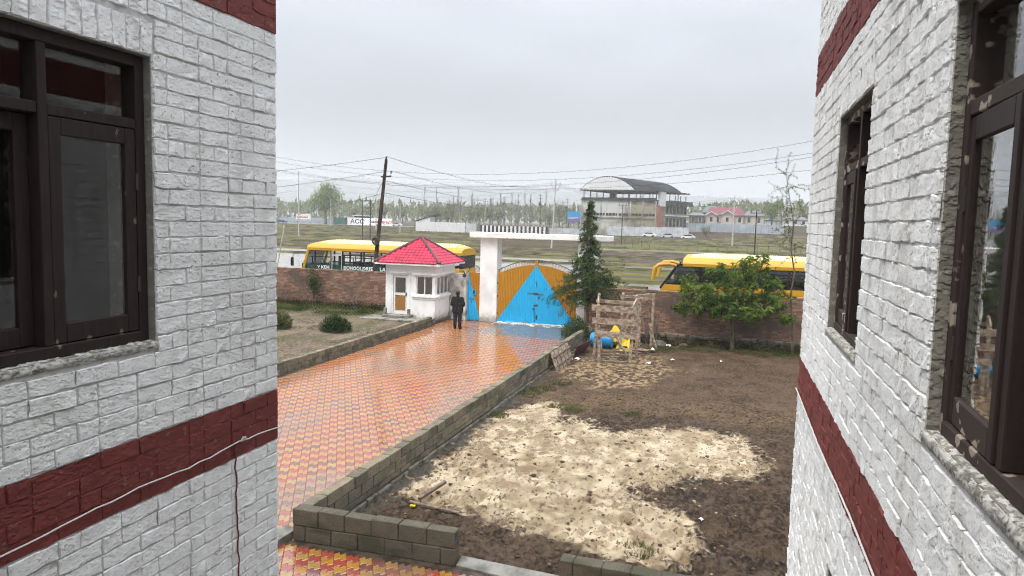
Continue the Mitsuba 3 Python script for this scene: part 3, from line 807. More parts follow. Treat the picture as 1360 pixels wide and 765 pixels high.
def brick_building(label, X, side, xin, y0, y1, zlo, zhi, ztop, opens, yend, seed, soldier):
    rg = np.random.default_rng(seed)
    key = thing('brick_building', label, 'building')
    wall_poly = sbox(y0 - 5, zlo - 4.0, y1 - .004, ztop)
    for o in opens:
        wall_poly = wall_poly.difference(sbox(o[0], o[2], o[1], o[3]))
    th = -side * .26
    wm = plate(wall_poly, 'x', X - side * .0085, th)
    wall = put('wall', wm, 'mortar_paint', key)
    labels[wall] = {'label': 'white painted brick wall'}
    bands = []
    for b0, b1 in BANDS:
        bm = plate(sbox(y0 - 5, b0 + .004, y1 + .004, b1 - .004), 'x', X - side * .0065, side * .001)
        bk = put('red_band', bm, 'red_paint', key)
        labels[bk] = {'label': 'dark red painted brick band'}
        bands.append(bk)
    # back and inside: other walls, floors, ceiling, a dark room behind the windows
    xo = X - side * 7.0
    xs = sorted((X - side * .27, xo))
    put('rear_wall', bx(min(xo, xo - side * .2), max(xo, xo - side * .2), y0 - 5, y1, zlo - 4, ztop), 'limewash', key)
    put('end_wall', cat(bx(xs[0], xs[1], y1 - .26, y1 - .005, zlo - 4, ztop), bx(xs[0], xs[1], y0 - 5, y0 - 4.8, zlo - 4, ztop)), 'white_paint', key)
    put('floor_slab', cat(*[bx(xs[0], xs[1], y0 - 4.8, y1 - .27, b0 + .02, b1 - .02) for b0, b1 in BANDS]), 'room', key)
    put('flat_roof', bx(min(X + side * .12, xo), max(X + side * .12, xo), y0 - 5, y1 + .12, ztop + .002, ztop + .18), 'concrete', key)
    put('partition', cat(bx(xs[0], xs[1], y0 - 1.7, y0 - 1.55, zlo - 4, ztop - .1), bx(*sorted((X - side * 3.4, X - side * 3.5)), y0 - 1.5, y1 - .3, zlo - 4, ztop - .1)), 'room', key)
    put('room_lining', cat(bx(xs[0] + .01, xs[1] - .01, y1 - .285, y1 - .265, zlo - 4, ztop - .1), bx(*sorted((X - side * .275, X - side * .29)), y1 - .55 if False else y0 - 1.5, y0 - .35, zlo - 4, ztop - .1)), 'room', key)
    # bricks
    items = []
    nc0, nc1 = int(round((zlo - ZB0) / CO)), int(round((zhi - ZB0) / CO))
    for c in range(nc0, nc1):
        z = ZB0 + (c + .5) * CO
        inband = any(b0 - .01 < z < b1 + .01 for b0, b1 in BANDS)
        y = y1 - (0 if c % 2 else 0)
        seq = 0
        first_ = True
        while y > y0 - .3:
            if c % 2 == 0:
                w = .240 if not (rg.random() < .10) else .120
            else:
                w = .120 if (first_ or seq % 2 == 0) else .240
                if rg.random() < .12:
                    w = .36 - w
            first_ = False
            seq += 1
            a, b = y - w, y
            y -= w
            segs = [(a, b)]
            for o in opens:
                if o[2] - .02 < z < o[3] + .0 + (2.05 * CO if o[5] else 0):
                    e0, e1 = (o[0], o[1]) if z < o[3] else (o[0] - .02, o[1] + .02)
                    nseg = []
                    for s0, s1 in segs:
                        if s1 <= e0 or s0 >= e1:
                            nseg.append((s0, s1))
                        else:
                            if s0 < e0 - .03:
                                nseg.append((s0, e0))
                            if s1 > e1 + .03:
                                nseg.append((e1, s1))
                    segs = nseg
            for s0, s1 in segs:
                if s1 - s0 > .025:
                    items.append((c, s0, s1, z, inband, False))
    for o in opens:          # soldier course over the opening
        if o[5]:
            n = int(round((o[1] - o[0] + .02) / .086))
            for i in range(n):
                yy = o[0] - .01 + (i + .5) * (o[1] - o[0] + .02) / n
                items.append((-99, yy - .043, yy + .043, o[3] + CO, any(b0 < o[3] + CO < b1 for b0, b1 in BANDS), True))
    # largest in view first
    def size(it):
        yy = (it[1] + it[2]) / 2
        if yy < 1.2 or not (2.2 < it[3] < 7.2):
            return 0
        d = math.hypot(X, yy)
        return (it[2] - it[1]) * CO * abs(X) / d ** 3
    left_lim = -2.85 / 2.23 if side > 0 else None
    def seen(it):
        yy = it[2]
        if side > 0:
            return yy > 2.2
        return yy > 1.55
    order = sorted([i for i in range(len(items)) if seen(items[i])], key=lambda i: -size(items[i]))
    one = {True: set(), False: set()}
    for i in order:
        b = items[i][4]
        if len(one[b]) < (270 if not b else 230):
            one[b].add(i)
    shares = {}
    rest = {True: [], False: []}
    for i, (c, a, b, z, inb, vert) in enumerate(items):
        w = b - a
        if vert:
            src, k, sx = STR, rg.integers(len(STR)), (2 * CO - .006) / .234
            M = pframe(X, side, (a + b) / 2, z, sx, (w - .004) / (CO - .005), rg.normal(0, .0018), rg.normal(0, .008), True)
        else:
            src = STR if w > .17 else HDR
            base = .234 if w > .17 else .114
            k = rg.integers(len(src)); sx = (w - .0045) / base
            M = pframe(X, side, (a + b) / 2, z + rg.normal(0, .0012), sx, 1 + rg.normal(0, .02), rg.normal(0, .0025), rg.normal(0, .006))
        if i in one[inb]:
            kk = (src is STR, int(k))
            if kk not in shares:
                shares[kk] = mikit.ply(src[k], 'mat_white_paint', smooth=25)
            par = (bands[0] if z < 5 else bands[1]) if inb else wall
            put('brick', None, 'red_paint' if inb else 'white_paint', par, to=T(M), share=shares[kk])
        else:
            v = np.c_[src[k].vertices, np.ones(len(src[k].vertices))] @ M.T
            rest[inb].append((v[:, :3], src[k].faces))
    for inb in (False, True):
        if rest[inb]:
            kx = put('brickwork', cat(*rest[inb]), 'red_paint' if inb else 'white_paint', bands[0] if inb else wall, smooth=25)
            labels[kx] = {'label': 'further painted bricks', 'kind': 'stuff'}
    # windows
    for o in opens:
        window(key, X, side, *o[:4], o[4])
    return key


def window(bld, X, side, y0, y1, z0, z1, worn):
    """Brown timber casement, two lights with fanlights, set in a cement-lined reveal."""
    w = put('window', cat(*[bx(*sorted((X - side * .012, X - side * .30)), *e) for e in
                            ((y0 - .03, y0 + .004, z0, z1), (y1 - .004, y1 + .03, z0, z1), (y0 - .03, y1 + .03, z1 - .004, z1 + .02), (y0 - .03, y1 + .03, z0 - .05, z0 + .004))]), 'cement', bld)
    labels[w] = {'label': 'brown timber window in a rough cement reveal'}
    xf, xb = X - side * .05, X - side * .14
    m = 'brown_frame'
    B = lambda xa, xb_, *e, c=.004: cbox(*sorted((xa, xb_)), *e, c)
    f = .062 if side > 0 else .052
    zt = z1 - .345
    ym = (y0 + y1) / 2
    put('frame', cat(B(xf, xb, y0 + .005, y0 + f, z0 + .005, z1 - .005), B(xf, xb, y1 - f, y1 - .005, z0 + .005, z1 - .005),
                     B(xf, xb, y0 + f, y1 - f, z1 - f, z1 - .005), B(xf + side * .008, xb, y0 + f, y1 - f, z0 + .005, z0 + f)), 'worn_frame' if worn else m, w)
    put('mullion', B(xf + side * .002, xb, ym - .024, ym + .024, z0 + f, z1 - f), m, w)
    for a, b in ((y0 + f, ym - .024), (ym + .024, y1 - f)):
        put('transom', B(xf - side * .003, xb, a, b, zt - .025, zt + .025), 'worn_frame' if worn else m, w)
        put('fanlight_pane', bx(*sorted((xf - side * .045, xf - side * .049)), a + .002, b - .002, zt + .025, z1 - f), 'glass_thick' if False else 'pane', w)
    lights = [(y0 + f, ym - .024), (ym + .024, y1 - f)]
    for i, (a, b) in enumerate(lights):
        back = .0 if i == 1 else .055
        s = .066
        back = back + (.006 if side < 0 and i == 1 else 0)
        s = .050 if side < 0 else .066
        xa, xc = xf - side * (.004 + back), xf - side * (.044 + back)
        q0, q1 = z0 + f + .004, zt - .029
        a, b = a + .003, b - .003
        tilt = -.042 if side < 0 and i == 1 else 0.0

        def sw(m_):            # the sash hangs slightly ajar
            if not tilt:
                return m_
            v = m_.vertices.copy(); c_, s_ = math.cos(tilt), math.sin(tilt)
            dx, dy = v[:, 0] - xc, v[:, 1] - b
            v[:, 0], v[:, 1] = xc + c_ * dx - s_ * dy, b + s_ * dx + c_ * dy
            return trimesh.Trimesh(v, m_.faces, process=False)
        sk = put('sash', sw(cat(B(xa, xc, a, a + s, q0, q1), B(xa, xc, b - s, b, q0, q1), B(xa, xc, a + s, b - s, q1 - .078, q1))), m, w)
        put('bottom_rail', sw(B(xa, xc, a + s + .001, b - s - .001, q0, q0 + .09)), 'worn_frame' if worn else m, w)
        put('pane', sw(bx(*sorted((xa - side * .012, xa - side * .015)), a + s - .004, b - s + .004, q0 + .085, q1 - .07)), 'pane' if side > 0 else 'pane_clear', w)
        hy = b + .001 if i == 1 else a - .001
        for za in (q0 + .2, q1 - .3):
            put('hinge', bx(*sorted((xa + side * .006, xa - side * .01)), hy - .008, hy + .008, za, za + .08), 'iron', w)
    # broken mortar sill
    xs = np.linspace(0, 1, 40)
    v = []
    rg = np.random.default_rng(int(abs(X) * 100 + y0 * 10))
    lip = []
    for t in np.linspace(y0 - .03, y1 + .02, 130):
        lip.append(t)
    n = len(lip)
    rows = []
    for k, (dx, dz) in enumerate(((-.048, .006), (-.03, .008), (-.010, .002), (.002, -.010), (.0015, -.035), (-.012, -.04))):
        nz = meshkit.fbm(np.c_[np.array(lip) * 34, np.full(n, k * 1.7), np.full(n, X)], 3, 5) - .5
        rows.append(np.c_[X + side * (dx + .012 * nz), lip, z0 + dz + .024 * nz])
    V = np.stack(rows, 1).reshape(-1, 3); m_ = len(rows)
    F = []
    for i in range(n - 1):
        for j in range(m_ - 1):
            a = i * m_ + j
            F += [[a, a + 1, a + m_ + 1], [a, a + m_ + 1, a + m_]]
    put('sill', trimesh.Trimesh(V, np.array(F), process=False), 'sill_mortar', w, smooth=60)
    return w


scene['mat_pane_clear'] = {'type': 'thindielectric', 'int_ior': 1.62}
scene['mat_pane'] = {'type': 'thindielectric', 'int_ior': 1.40}
LX, RX = -2.85, .66
brick_building('white painted brick building on the left with a dark red band and one window', LX, 1, -9, 1.9, 4.15, 2.45, 6.75, 7.45,
               [(1.92, 3.09, 4.375, 5.835, False, True)], 4.15, 21, True)
brick_building('white painted brick building on the right with dark red bands and two windows in view', RX, -1, 8, 1.3, 7.03, 1.75, 7.35, 7.45,
               [(1.60, 2.735, 4.375, 5.79, True, True), (4.17, 5.37, 4.375, 5.79, True, True), (3.45, 4.62, 1.55, 3.07, False, False)], 7.03, 22, True)
rc = np.random.default_rng(2)
ys = np.linspace(1.6, 4.17, 30)
cab = lambda y: np.interp(y, [1.6, 2.2, 2.92, 3.3, 3.6, 3.76, 4.17], [3.605, 3.61, 3.645, 3.63, 3.645, 3.655, 3.635])
single('cable', tube([(LX + .014 + .003 * rc.random(), y, cab(y) + .003 * rc.normal()) for y in ys], .004, 6), 'cable', 'thin white cable drooping along the red band of the left building', 'cable')
single('cable_clip', cat(tube([(LX + .012, 3.77, 3.65), (LX + .03, 3.765, 3.672), (LX + .03, 3.745, 3.68), (LX + .022, 3.735, 3.655)], .006, 6)), 'cable', 'small white hook holding the cable on the red band', 'clip')
single('drip_line', tube([(LX + .006 + .002 * rc.random(), 3.71 + .006 * rc.normal() + .01 * math.sin(z * 5), z) for z in np.linspace(3.66, 2.3, 26)], .005, 5), 'stain', 'thin dark red cord hanging down the left building below the band', 'cord')
ys = np.linspace(1.4, 7.05, 50)
single('cable', tube([(RX - .013, y, 3.60 + .012 * math.sin(y * 2.1) - .02 * sstep(4, 7, y) + .002 * rc.normal()) for y in ys], .0055, 6), 'cable', 'thin pale cable running along the red band of the right building', 'cable')

# ------------------------------------------------------------------ guard hut
gh = thing('guard_hut', 'small white guard hut with pink tiled hipped roof beside the gate', 'hut')
from shapely import union_all
GX0, GX1, GY0, GY1, WY = -16.2, -13.57, 32.59, 35.2, 34.9
front = sbox(GX0, 0, GX1, 2.86).difference(sbox(-15.80, .38, -15.04, 2.28)).difference(sbox(-14.58, 1.34, GX1 - .13, 2.28))
side_ = sbox(GY0 + .15, -.05, GY1, 2.86).difference(sbox(GY0 + .28, 1.34, WY, 2.26))
put('wall', plate(front, 'y', GY0, .15), 'limewash', gh)
put('wall', plate(side_, 'x', GX1, -.15), 'limewash', gh)
put('wall', bx(GX0, GX0 + .15, GY0 + .15, GY1, 0, 2.86), 'limewash', gh)
put('wall', bx(GX0 + .15, GX1 - .15, GY1 - .15, GY1, 0, 2.86), 'limewash', gh)
put('floor', bx(GX0 + .15, GX1 - .15, GY0 + .15, GY1 - .15, .2, .37), 'concrete', gh)
put('plinth', bx(GX1 + .002, GX1 + .12, GY0 + .1, GY1 - .5, -.05, .17, .01), 'block_c', gh)
put('corner_post', bx(GX1 - .13, GX1 - .001, GY0 + .001, GY0 + .13, 1.34, 2.28), 'door_white', gh)
for a, b, ax in ((-14.58, GX1 - .13, 'y'), (GY0 + .28, WY, 'x')):
    zt = 2.28 if ax == 'y' else 2.26
    n = 2 if ax == 'y' else 4
    e = .05
    bars = [sbox(a, 1.34, b, 1.34 + e), sbox(a, zt - e, b, zt)] + [sbox(a + (b - a - e) * i / n, 1.34, a + (b - a - e) * i / n + e, zt) for i in range(n + 1)]
    wk = put('window', plate(union_all(bars), ax, (GY0 + .05) if ax == 'y' else (GX1 - .05), .05 if ax == 'y' else -.05), 'door_white', gh)
    for i in range(n):
        p0, p1 = a + (b - a - e) * i / n + e, a + (b - a - e) * (i + 1) / n
        if ax == 'x' and i == 2:
            continue          # a pane slid open
        put('pane', (bx(p0, p1, GY0 + .07, GY0 + .074, 1.34 + e, zt - e) if ax == 'y' else bx(GX1 - .074, GX1 - .07, p0, p1, 1.34 + e, zt - e)), 'pane', wk)
put('sill', cat(bx(-14.76, GX1 + .11, GY0 - .11, GY0 - .001, 1.23, 1.335, .015), bx(-14.70, GX1 + .06, GY0 - .05, GY0 - .002, 1.14, 1.228, .01), bx(GX1 + .001, GX1 + .11, GY0, WY + .1, 1.23, 1.334, .015), bx(GX1 + .002, GX1 + .05, GY0, WY + .05, 1.14, 1.228, .01)), 'limewash', gh)
put('lintel_hood', cat(bx(-14.74, GX1 + .12, GY0 - .12, GY0 - .001, 2.33, 2.41, .012), bx(-14.68, GX1 + .06, GY0 - .06, GY0 - .002, 2.27, 2.328, .01), bx(GX1 + .001, GX1 + .12, GY0, WY + .1, 2.33, 2.409, .012)), 'limewash', gh)
put('lintel_hood', cat(bx(-15.98, -14.86, GY0 - .11, GY0 - .001, 2.37, 2.44, .012), bx(-15.92, -14.92, GY0 - .05, GY0 - .002, 2.30, 2.368, .01)), 'limewash', gh)
for q in (-15.96, -14.98):
    put('door_jamb', bx(q, q + .10, GY0 - .03, GY0 - .001, .38, 2.30, .008), 'limewash', gh)
dk = put('door', cat(bx(-15.78, -15.70, GY0 + .04, GY0 + .09, .39, 2.26), bx(-15.14, -15.06, GY0 + .04, GY0 + .09, .39, 2.26), bx(-15.70, -15.14, GY0 + .04, GY0 + .09, 2.16, 2.26), bx(-15.70, -15.14, GY0 + .04, GY0 + .09, .39, .52), bx(-15.70, -15.14, GY0 + .04, GY0 + .09, 1.28, 1.40)), 'door_white', gh)
put('pane', bx(-15.70, -15.14, GY0 + .06, GY0 + .066, 1.40, 2.16), 'pane', dk)
put('panel', bx(-15.70, -15.14, GY0 + .055, GY0 + .07, .52, 1.28), 'door_wood', dk)
put('handle', bx(-15.13, -15.08, GY0 + .0, GY0 + .04, 1.27, 1.42), 'iron', dk)
put('step', cat(bx(-17.0, -13.75, 31.35, GY0 - .002, .0, .24, .02), bx(-16.1, -14.7, 32.0, GY0 - .002, .241, .36, .015)), 'concrete', gh)
put('step_post', bx(-16.12, -16.0, 32.2, 32.36, .25, .66, .015), 'concrete', gh)
put('step_post', bx(-14.86, -14.74, 32.2, 32.36, .25, .66, .015), 'concrete', gh)
put('ceiling', bx(GX0 - .3, GX1 + .32, GY0 - .3, GY1 + .3, 2.861, 2.90), 'limewash', gh)
EX0, EX1, EY0, EY1, EZ = GX0 - .40, GX1 + .40, GY0 - .42, GY1 + .40, 2.89
AP = np.array([(EX0 + EX1) / 2, (EY0 + EY1) / 2, 4.09])
put('roof', hull([(EX0 + .03, EY0 + .03, EZ), (EX1 - .03, EY0 + .03, EZ), (EX1 - .03, EY1 - .03, EZ), (EX0 + .03, EY1 - .03, EZ), AP - [0, 0, .05]]), 'roof_hip', gh)
roofk = gh + '__roof'
put('fascia', cat(bx(EX0, EX1, EY0 - .0, EY0 + .02, EZ - .09, EZ + .012), bx(EX1 - .02, EX1, EY0 + .021, EY1, EZ - .09, EZ + .012), bx(EX0, EX0 + .02, EY0 + .021, EY1, EZ - .09, EZ + .012)), 'beam_white', roofk)


def tile_mesh(tw, tl):
    """Pan tile with a rounded wave and a dropped front lip (x across, y up the slope)."""
    xs = np.linspace(0, 1, 7); wave = .034 * np.sin(PI * xs) ** .8
    rows = [(0, -.02), (0, .022), (tl * .5, .012), (tl * 1.04, .0)]
    v = [(x * tw - tw / 2, y, z + (wv if i else wv * .3)) for i, (y, z) in enumerate(rows) for x, wv in zip(xs, wave)]
    f = []
    for r in range(len(rows) - 1):
        for c in range(6):
            a = r * 7 + c
            f += [[a, a + 1, a + 8], [a, a + 8, a + 7]]
    return trimesh.Trimesh(np.array(v), np.array(f), process=False)


NR = 10
for fi, (A, B) in enumerate((((EX0, EY0), (EX1, EY0)), ((EX1, EY0), (EX1, EY1)), ((EX1, EY1), (EX0, EY1)), ((EX0, EY1), (EX0, EY0)))):
    A, B = np.array([*A, EZ]), np.array([*B, EZ])
    e = B - A; W = np.linalg.norm(e); e /= W
    mid = (A + B) / 2; sl = AP - mid; SL = np.linalg.norm(sl); sl /= SL; nrm = np.cross(e, sl)
    tl = SL / NR; tw = .205; tm = tile_mesh(tw - .004, tl)
    sh = mikit.ply(tm, 'mat_roof_pink', smooth=30); rest = []
    for r in range(NR):
        half = W / 2 * (1 - (r + .15) / NR)
        n = int(half / tw + .55)
        for c in range(-n, n + 1):
            if abs(c * tw) + tw * .30 > half:
                continue
            M = np.eye(4); M[:3, 0], M[:3, 1], M[:3, 2] = e, sl, nrm
            M[:3, 3] = mid + e * c * tw + sl * (r * tl - .02) + nrm * .012
            if fi < 2:
                put('tile', None, 'roof_pink', roofk, to=T(M), share=sh)
            else:
                v = np.c_[tm.vertices, np.ones(len(tm.vertices))] @ M.T; rest.append((v[:, :3], tm.faces))
    if rest:
        kx = put('tile_field', cat(*rest), 'roof_pink', roofk, smooth=30); labels[kx] = {'label': 'pink roof tiles of the far slopes', 'kind': 'stuff'}
    put('hip_cap', tube([A + [0, 0, .045], AP + [0, 0, .05]], .075, 8), 'roof_hip', roofk, smooth=30)
put('finial', trimesh.creation.icosphere(subdivisions=2, radius=.09).apply_translation(AP + [0, 0, .05]), 'roof_hip', roofk, smooth=True)
single('desk', cat(bx(-14.5, -13.8, 33.1, 34.6, 1.0, 1.06), bx(-14.45, -14.4, 33.15, 34.55, .37, 1.0), bx(-13.9, -13.85, 33.15, 34.55, .37, 1.0)), 'door_wood', 'wooden desk inside the guard hut behind the corner window', 'desk')
single('bundle', place(trimesh.creation.icosphere(subdivisions=2, radius=.17), (-14.0, 33.3, 1.2)), 'roof_pink', 'pink bundle on the desk behind the guard hut window', 'bundle', smooth=True)

# ------------------------------------------------------------------ gateway
gw = thing('gateway', 'white plastered gateway of two pillars and a flat beam over the painted gate', 'gateway')
put('pillar', bx(-11.92, -11.02, 34.4, 35.15, -.1, 4.19, .02), 'limewash', gw)
put('pillar', bx(-6.96, -6.08, 34.4, 35.15, -.1, 4.19, .02), 'limewash', gw)
put('beam', cat(bx(-12.4, -9.4, 34.1, 35.45, 4.192, 4.46, .02), bx(-9.398, -5.42, 34.08, 35.47, 4.192, 4.445, .02)), 'beam_white', gw)
put('threshold', bx(-11.02, -6.96, 33.75, 34.75, -.1, .035, .02), 'threshold', gw)
GY = 34.55


def topz(x, lo, mid, half):
    u = (x + 9.02) / half
    return lo + (mid - lo) * np.cos(np.clip(abs(u), 0, 1) * PI / 2) ** .9


gt = thing('metal_gate', 'double metal gate painted ochre with a big bright blue triangle', 'gate')
for lf, (xa, xb) in enumerate(((-10.99, -9.03), (-9.01, -6.99))):
    n = 24
    xs = np.linspace(xa, xb, n * 4 + 1)
    rib = np.where(np.arange(len(xs)) % 4 == 0, 0, .03)
    zt_ = topz(xs, 2.40, 2.93, 2.0)
    fr = np.c_[xs, GY - rib, np.full(len(xs), .05)]; ft = np.c_[xs, GY - rib, zt_]
    k = len(xs)
    V = np.vstack([fr, ft]); i = np.arange(k - 1)
    F = np.concatenate([np.stack([i, i + 1, i + 1 + k], 1), np.stack([i, i + 1 + k, i + k], 1)])
    leaf = put('leaf', cat(trimesh.Trimesh(V, F, process=False), plate(Polygon([(x, z) for x, z in zip(xs, zt_ - .005)] + [(xb, .052), (xa, .052)]), 'y', GY + .006, .02)), 'gate', gt)
    put('stile', bx(xa, xa + .05, GY - .034, GY + .04, .04, float(topz(xa, 2.56, 3.17, 2.05))), 'gate', leaf)
    put('stile', bx(xb - .05, xb, GY - .034, GY + .04, .04, float(topz(xb, 2.56, 3.17, 2.05))), 'gate', leaf)
    for zr_ in (.16, 1.28):
        put('rail', bx(xa + .052, xb - .052, GY + .027, GY + .06, zr_, zr_ + .06), 'gate', leaf)
    put('arch_rail', tube([(x, GY, z) for x, z in zip(xs, topz(xs, 2.56, 3.17, 2.05))], .02, 6), 'iron', leaf)
    sc = []
    for x in np.linspace(xa + .12, xb - .12, 13):
        z0, z1 = float(topz(x, 2.40, 2.93, 2.0)), float(topz(x, 2.56, 3.17, 2.05))
        r = (z1 - z0) / 2
        sc.append(tube([(x + r * .55 * math.cos(a), GY, (z0 + z1) / 2 + r * math.sin(a)) for a in np.linspace(0, 2 * PI, 11)], .009, 4))
    put('scrollwork', cat(*sc), 'iron_gold', leaf)
    for z in (.45, 1.3, 1.95):
        hx = xa - .03 if lf == 0 else xb + .03
        put('hinge', tube([(hx, GY - .03, z - .06), (hx, GY - .03, z + .06)], .03, 8), 'iron', leaf)
put('bolt', cat(tube([(-9.45, GY - .05, 1.52), (-8.62, GY - .05, 1.50)], .016, 6), bx(-9.14, -8.9, GY - .06, GY - .02, 1.47, 1.56)), 'iron', gt)
for e_ in ((-9.12, -8.92, GY - .07, GY - .02, .90, .98), (-9.16, -9.07, GY - .07, GY - .02, .72, .80), (-8.99, -8.93, GY - .06, GY - .02, .24, .46)):
    put('latch', bx(*e_, .006), 'iron', gt)
put('drop_bolt', tube([(-9.06, GY - .05, .1), (-9.06, GY - .05, .75)], .012, 6), 'iron', gt)
put('drop_bolt', tube([(-9.0, GY - .05, 1.85), (-9.0, GY - .05, 2.1), (-9.06, GY - .06, 2.1)], .012, 6), 'iron', gt)
put('padlock', cat(bx(-8.9, -8.82, GY - .08, GY - .04, 1.28, 1.36), tube([(-8.88 + .03 * math.cos(a) + .02, GY - .06, 1.36 + .05 * math.sin(a)) for a in np.linspace(0, PI, 7)], .008, 5)), 'iron', gt)
wg = thing('wicket_gate', 'narrow wicket gate painted blue and ochre beside the left gate pillar', 'gate')
xs = np.linspace(-12.52, -11.94, 29)
rib = np.where(np.arange(29) % 4 == 0, 0, .03)
V = np.vstack([np.c_[xs, 34.5 - rib, np.full(29, .05)], np.c_[xs, 34.5 - rib, np.full(29, 2.42)]]); i = np.arange(28)
put('leaf', cat(trimesh.Trimesh(V, np.concatenate([np.stack([i, i + 1, i + 30], 1), np.stack([i, i + 30, i + 29], 1)]), process=False), bx(-12.52, -11.94, 34.506, 34.52, .05, 2.42)), 'wicket', wg)
put('frame', cat(bx(-12.56, -12.521, 34.46, 34.54, .04, 2.44), bx(-11.939, -11.925, 34.46, 34.54, .04, 2.44)), 'wicket', wg)
cxw = -12.235
put('arch_rail', tube([(cxw + .31 * math.cos(a), 34.5, 2.42 + .38 * math.sin(a)) for a in np.linspace(0, PI, 17)], .02, 6), 'iron', wg)
put('scrollwork', cat(*[tube([(cxw + .05 * math.cos(a), 34.5, 2.42 + .06 * math.sin(a)), (cxw + .29 * math.cos(a), 34.5, 2.42 + .36 * math.sin(a))], .009, 4) for a in np.linspace(.25, PI - .25, 7)], *[tube([(cxw + .2 * math.cos(a) + .045 * math.cos(b), 34.5, 2.42 + .25 * math.sin(a) + .045 * math.sin(b)) for b in np.linspace(0, 2 * PI, 9)], .008, 4) for a in np.linspace(.4, PI - .4, 5)]), 'iron_gold', wg)
put('lock_plate', bx(-12.32, -12.12, 34.44, 34.48, 1.30, 1.56, .008), 'blue_paint', wg)
put('opening', bx(-12.27, -12.18, 34.43, 34.439, 1.36, 1.54), 'dark_gap', wg)
put('bolt', cat(tube([(-12.5, 34.44, 1.10), (-12.2, 34.44, 1.11)], .012, 5), tube([(-12.36, 34.44, 1.04), (-12.36, 34.44, .9)], .012, 5)), 'iron', wg)
single('gate_pier', cat(bx(-13.54, -12.6, 34.45, 34.75, -.05, 2.35, .02), bx(-12.72, -12.6, 34.25, 34.449, -.05, 2.5, .015)), 'grubby_white', 'stained white wall pier between the guard hut and the wicket gate', 'pier')
single('gate_bracket', cat(tube([(-12.66, 34.2, 2.35), (-12.66, 34.1, 2.5), (-12.9, 34.1, 2.5)], .03, 6), bx(-12.74, -12.58, 34.12, 34.24, 2.2, 2.36, .01)), 'iron', 'rusty iron bracket on top of the stained pier by the wicket gate', 'bracket')

# ------------------------------------------------------------------ boundary walls of bare brick


def boundary(label, x0, x1, y, z0, z1, seed, sag=.02):
    rg = np.random.default_rng(seed)
    key = thing('boundary_wall', label, 'wall')
    put('core', bx(x0, x1, y + .02, y + .22, z0 - .3, z1 - .01), 'brick_mortar', key)
    out, z, c = [], z0, 0
    h = .078
    while z < z1 - .03:
        x = x0 - (c % 2) * .115
        while x < x1:
            w = .215 if rg.random() > .12 else .10
            d = rg.normal(0, .007)
            a, b = max(x, x0), min(x + w, x1)
            if b - a > .04:
                zz = z + .010 * math.sin(x * .7) + rg.normal(0, .003)
                dr_ = rg.normal(0, .004)
                v = np.array([[a, y + d, zz], [b, y + d, zz + dr_], [b, y + d, zz + h - .016 + dr_], [a, y + d, zz + h - .016], [a, y + .05, zz], [b, y + .05, zz + dr_], [b, y + .05, zz + h - .016 + dr_], [a, y + .05, zz + h - .016]])
                out.append((v, np.array([[0, 1, 2], [0, 2, 3], [3, 2, 6], [3, 6, 7], [0, 4, 5], [0, 5, 1], [0, 3, 7], [0, 7, 4], [1, 5, 6], [1, 6, 2]])))
            x += w + .011
        z += h; c += 1
    k = put('brickwork', cat(*out), 'brick', key)
    labels[k] = {'label': 'weathered red brown bricks laid in courses', 'kind': 'stuff'}
    cp = []
    x = x0
    while x < x1:
        w = .23; cp.append(cbox(x + .005, min(x + w, x1), y - .015 + rg.normal(0, .006), y + .24, z1 - .02, z1 + .055 + rg.normal(0, .008), .008)); x += w + .006
    k = put('coping', cat(*cp), 'brick', key); labels[k] = {'label': 'brick coping along the top of the wall', 'kind': 'stuff'}
    return key


boundary('weathered brick boundary wall left of the guard hut with a bus behind it', -46, -16.22, 34.55, .15, 2.16, 4)
bw2 = boundary('weathered brick boundary wall right of the gate behind the tree and wooden trestles', -6.06, 12, 32.95, .22, 2.06, 5)
put('return_wall', bx(-6.28, -6.085, 32.95, 34.39, -.3, 2.1), 'brick', bw2)
rs = np.random.default_rng(9)
stn = []
for cz in range(3):
    x = -6.0
    while x < 10:
        w = rs.uniform(.25, .6)
        b_ = cbox(x, x + w - .03, 32.80 - rs.uniform(0, .06), 32.965, -.32 + cz * .18, -.32 + cz * .18 + rs.uniform(.15, .2), .03); stn.append(b_); x += w
k = put('stone_plinth', cat(*stn), 'stone', bw2); labels[k] = {'label': 'dark mossy stone plinth under the brick', 'kind': 'stuff'}

# ------------------------------------------------------------------ buses


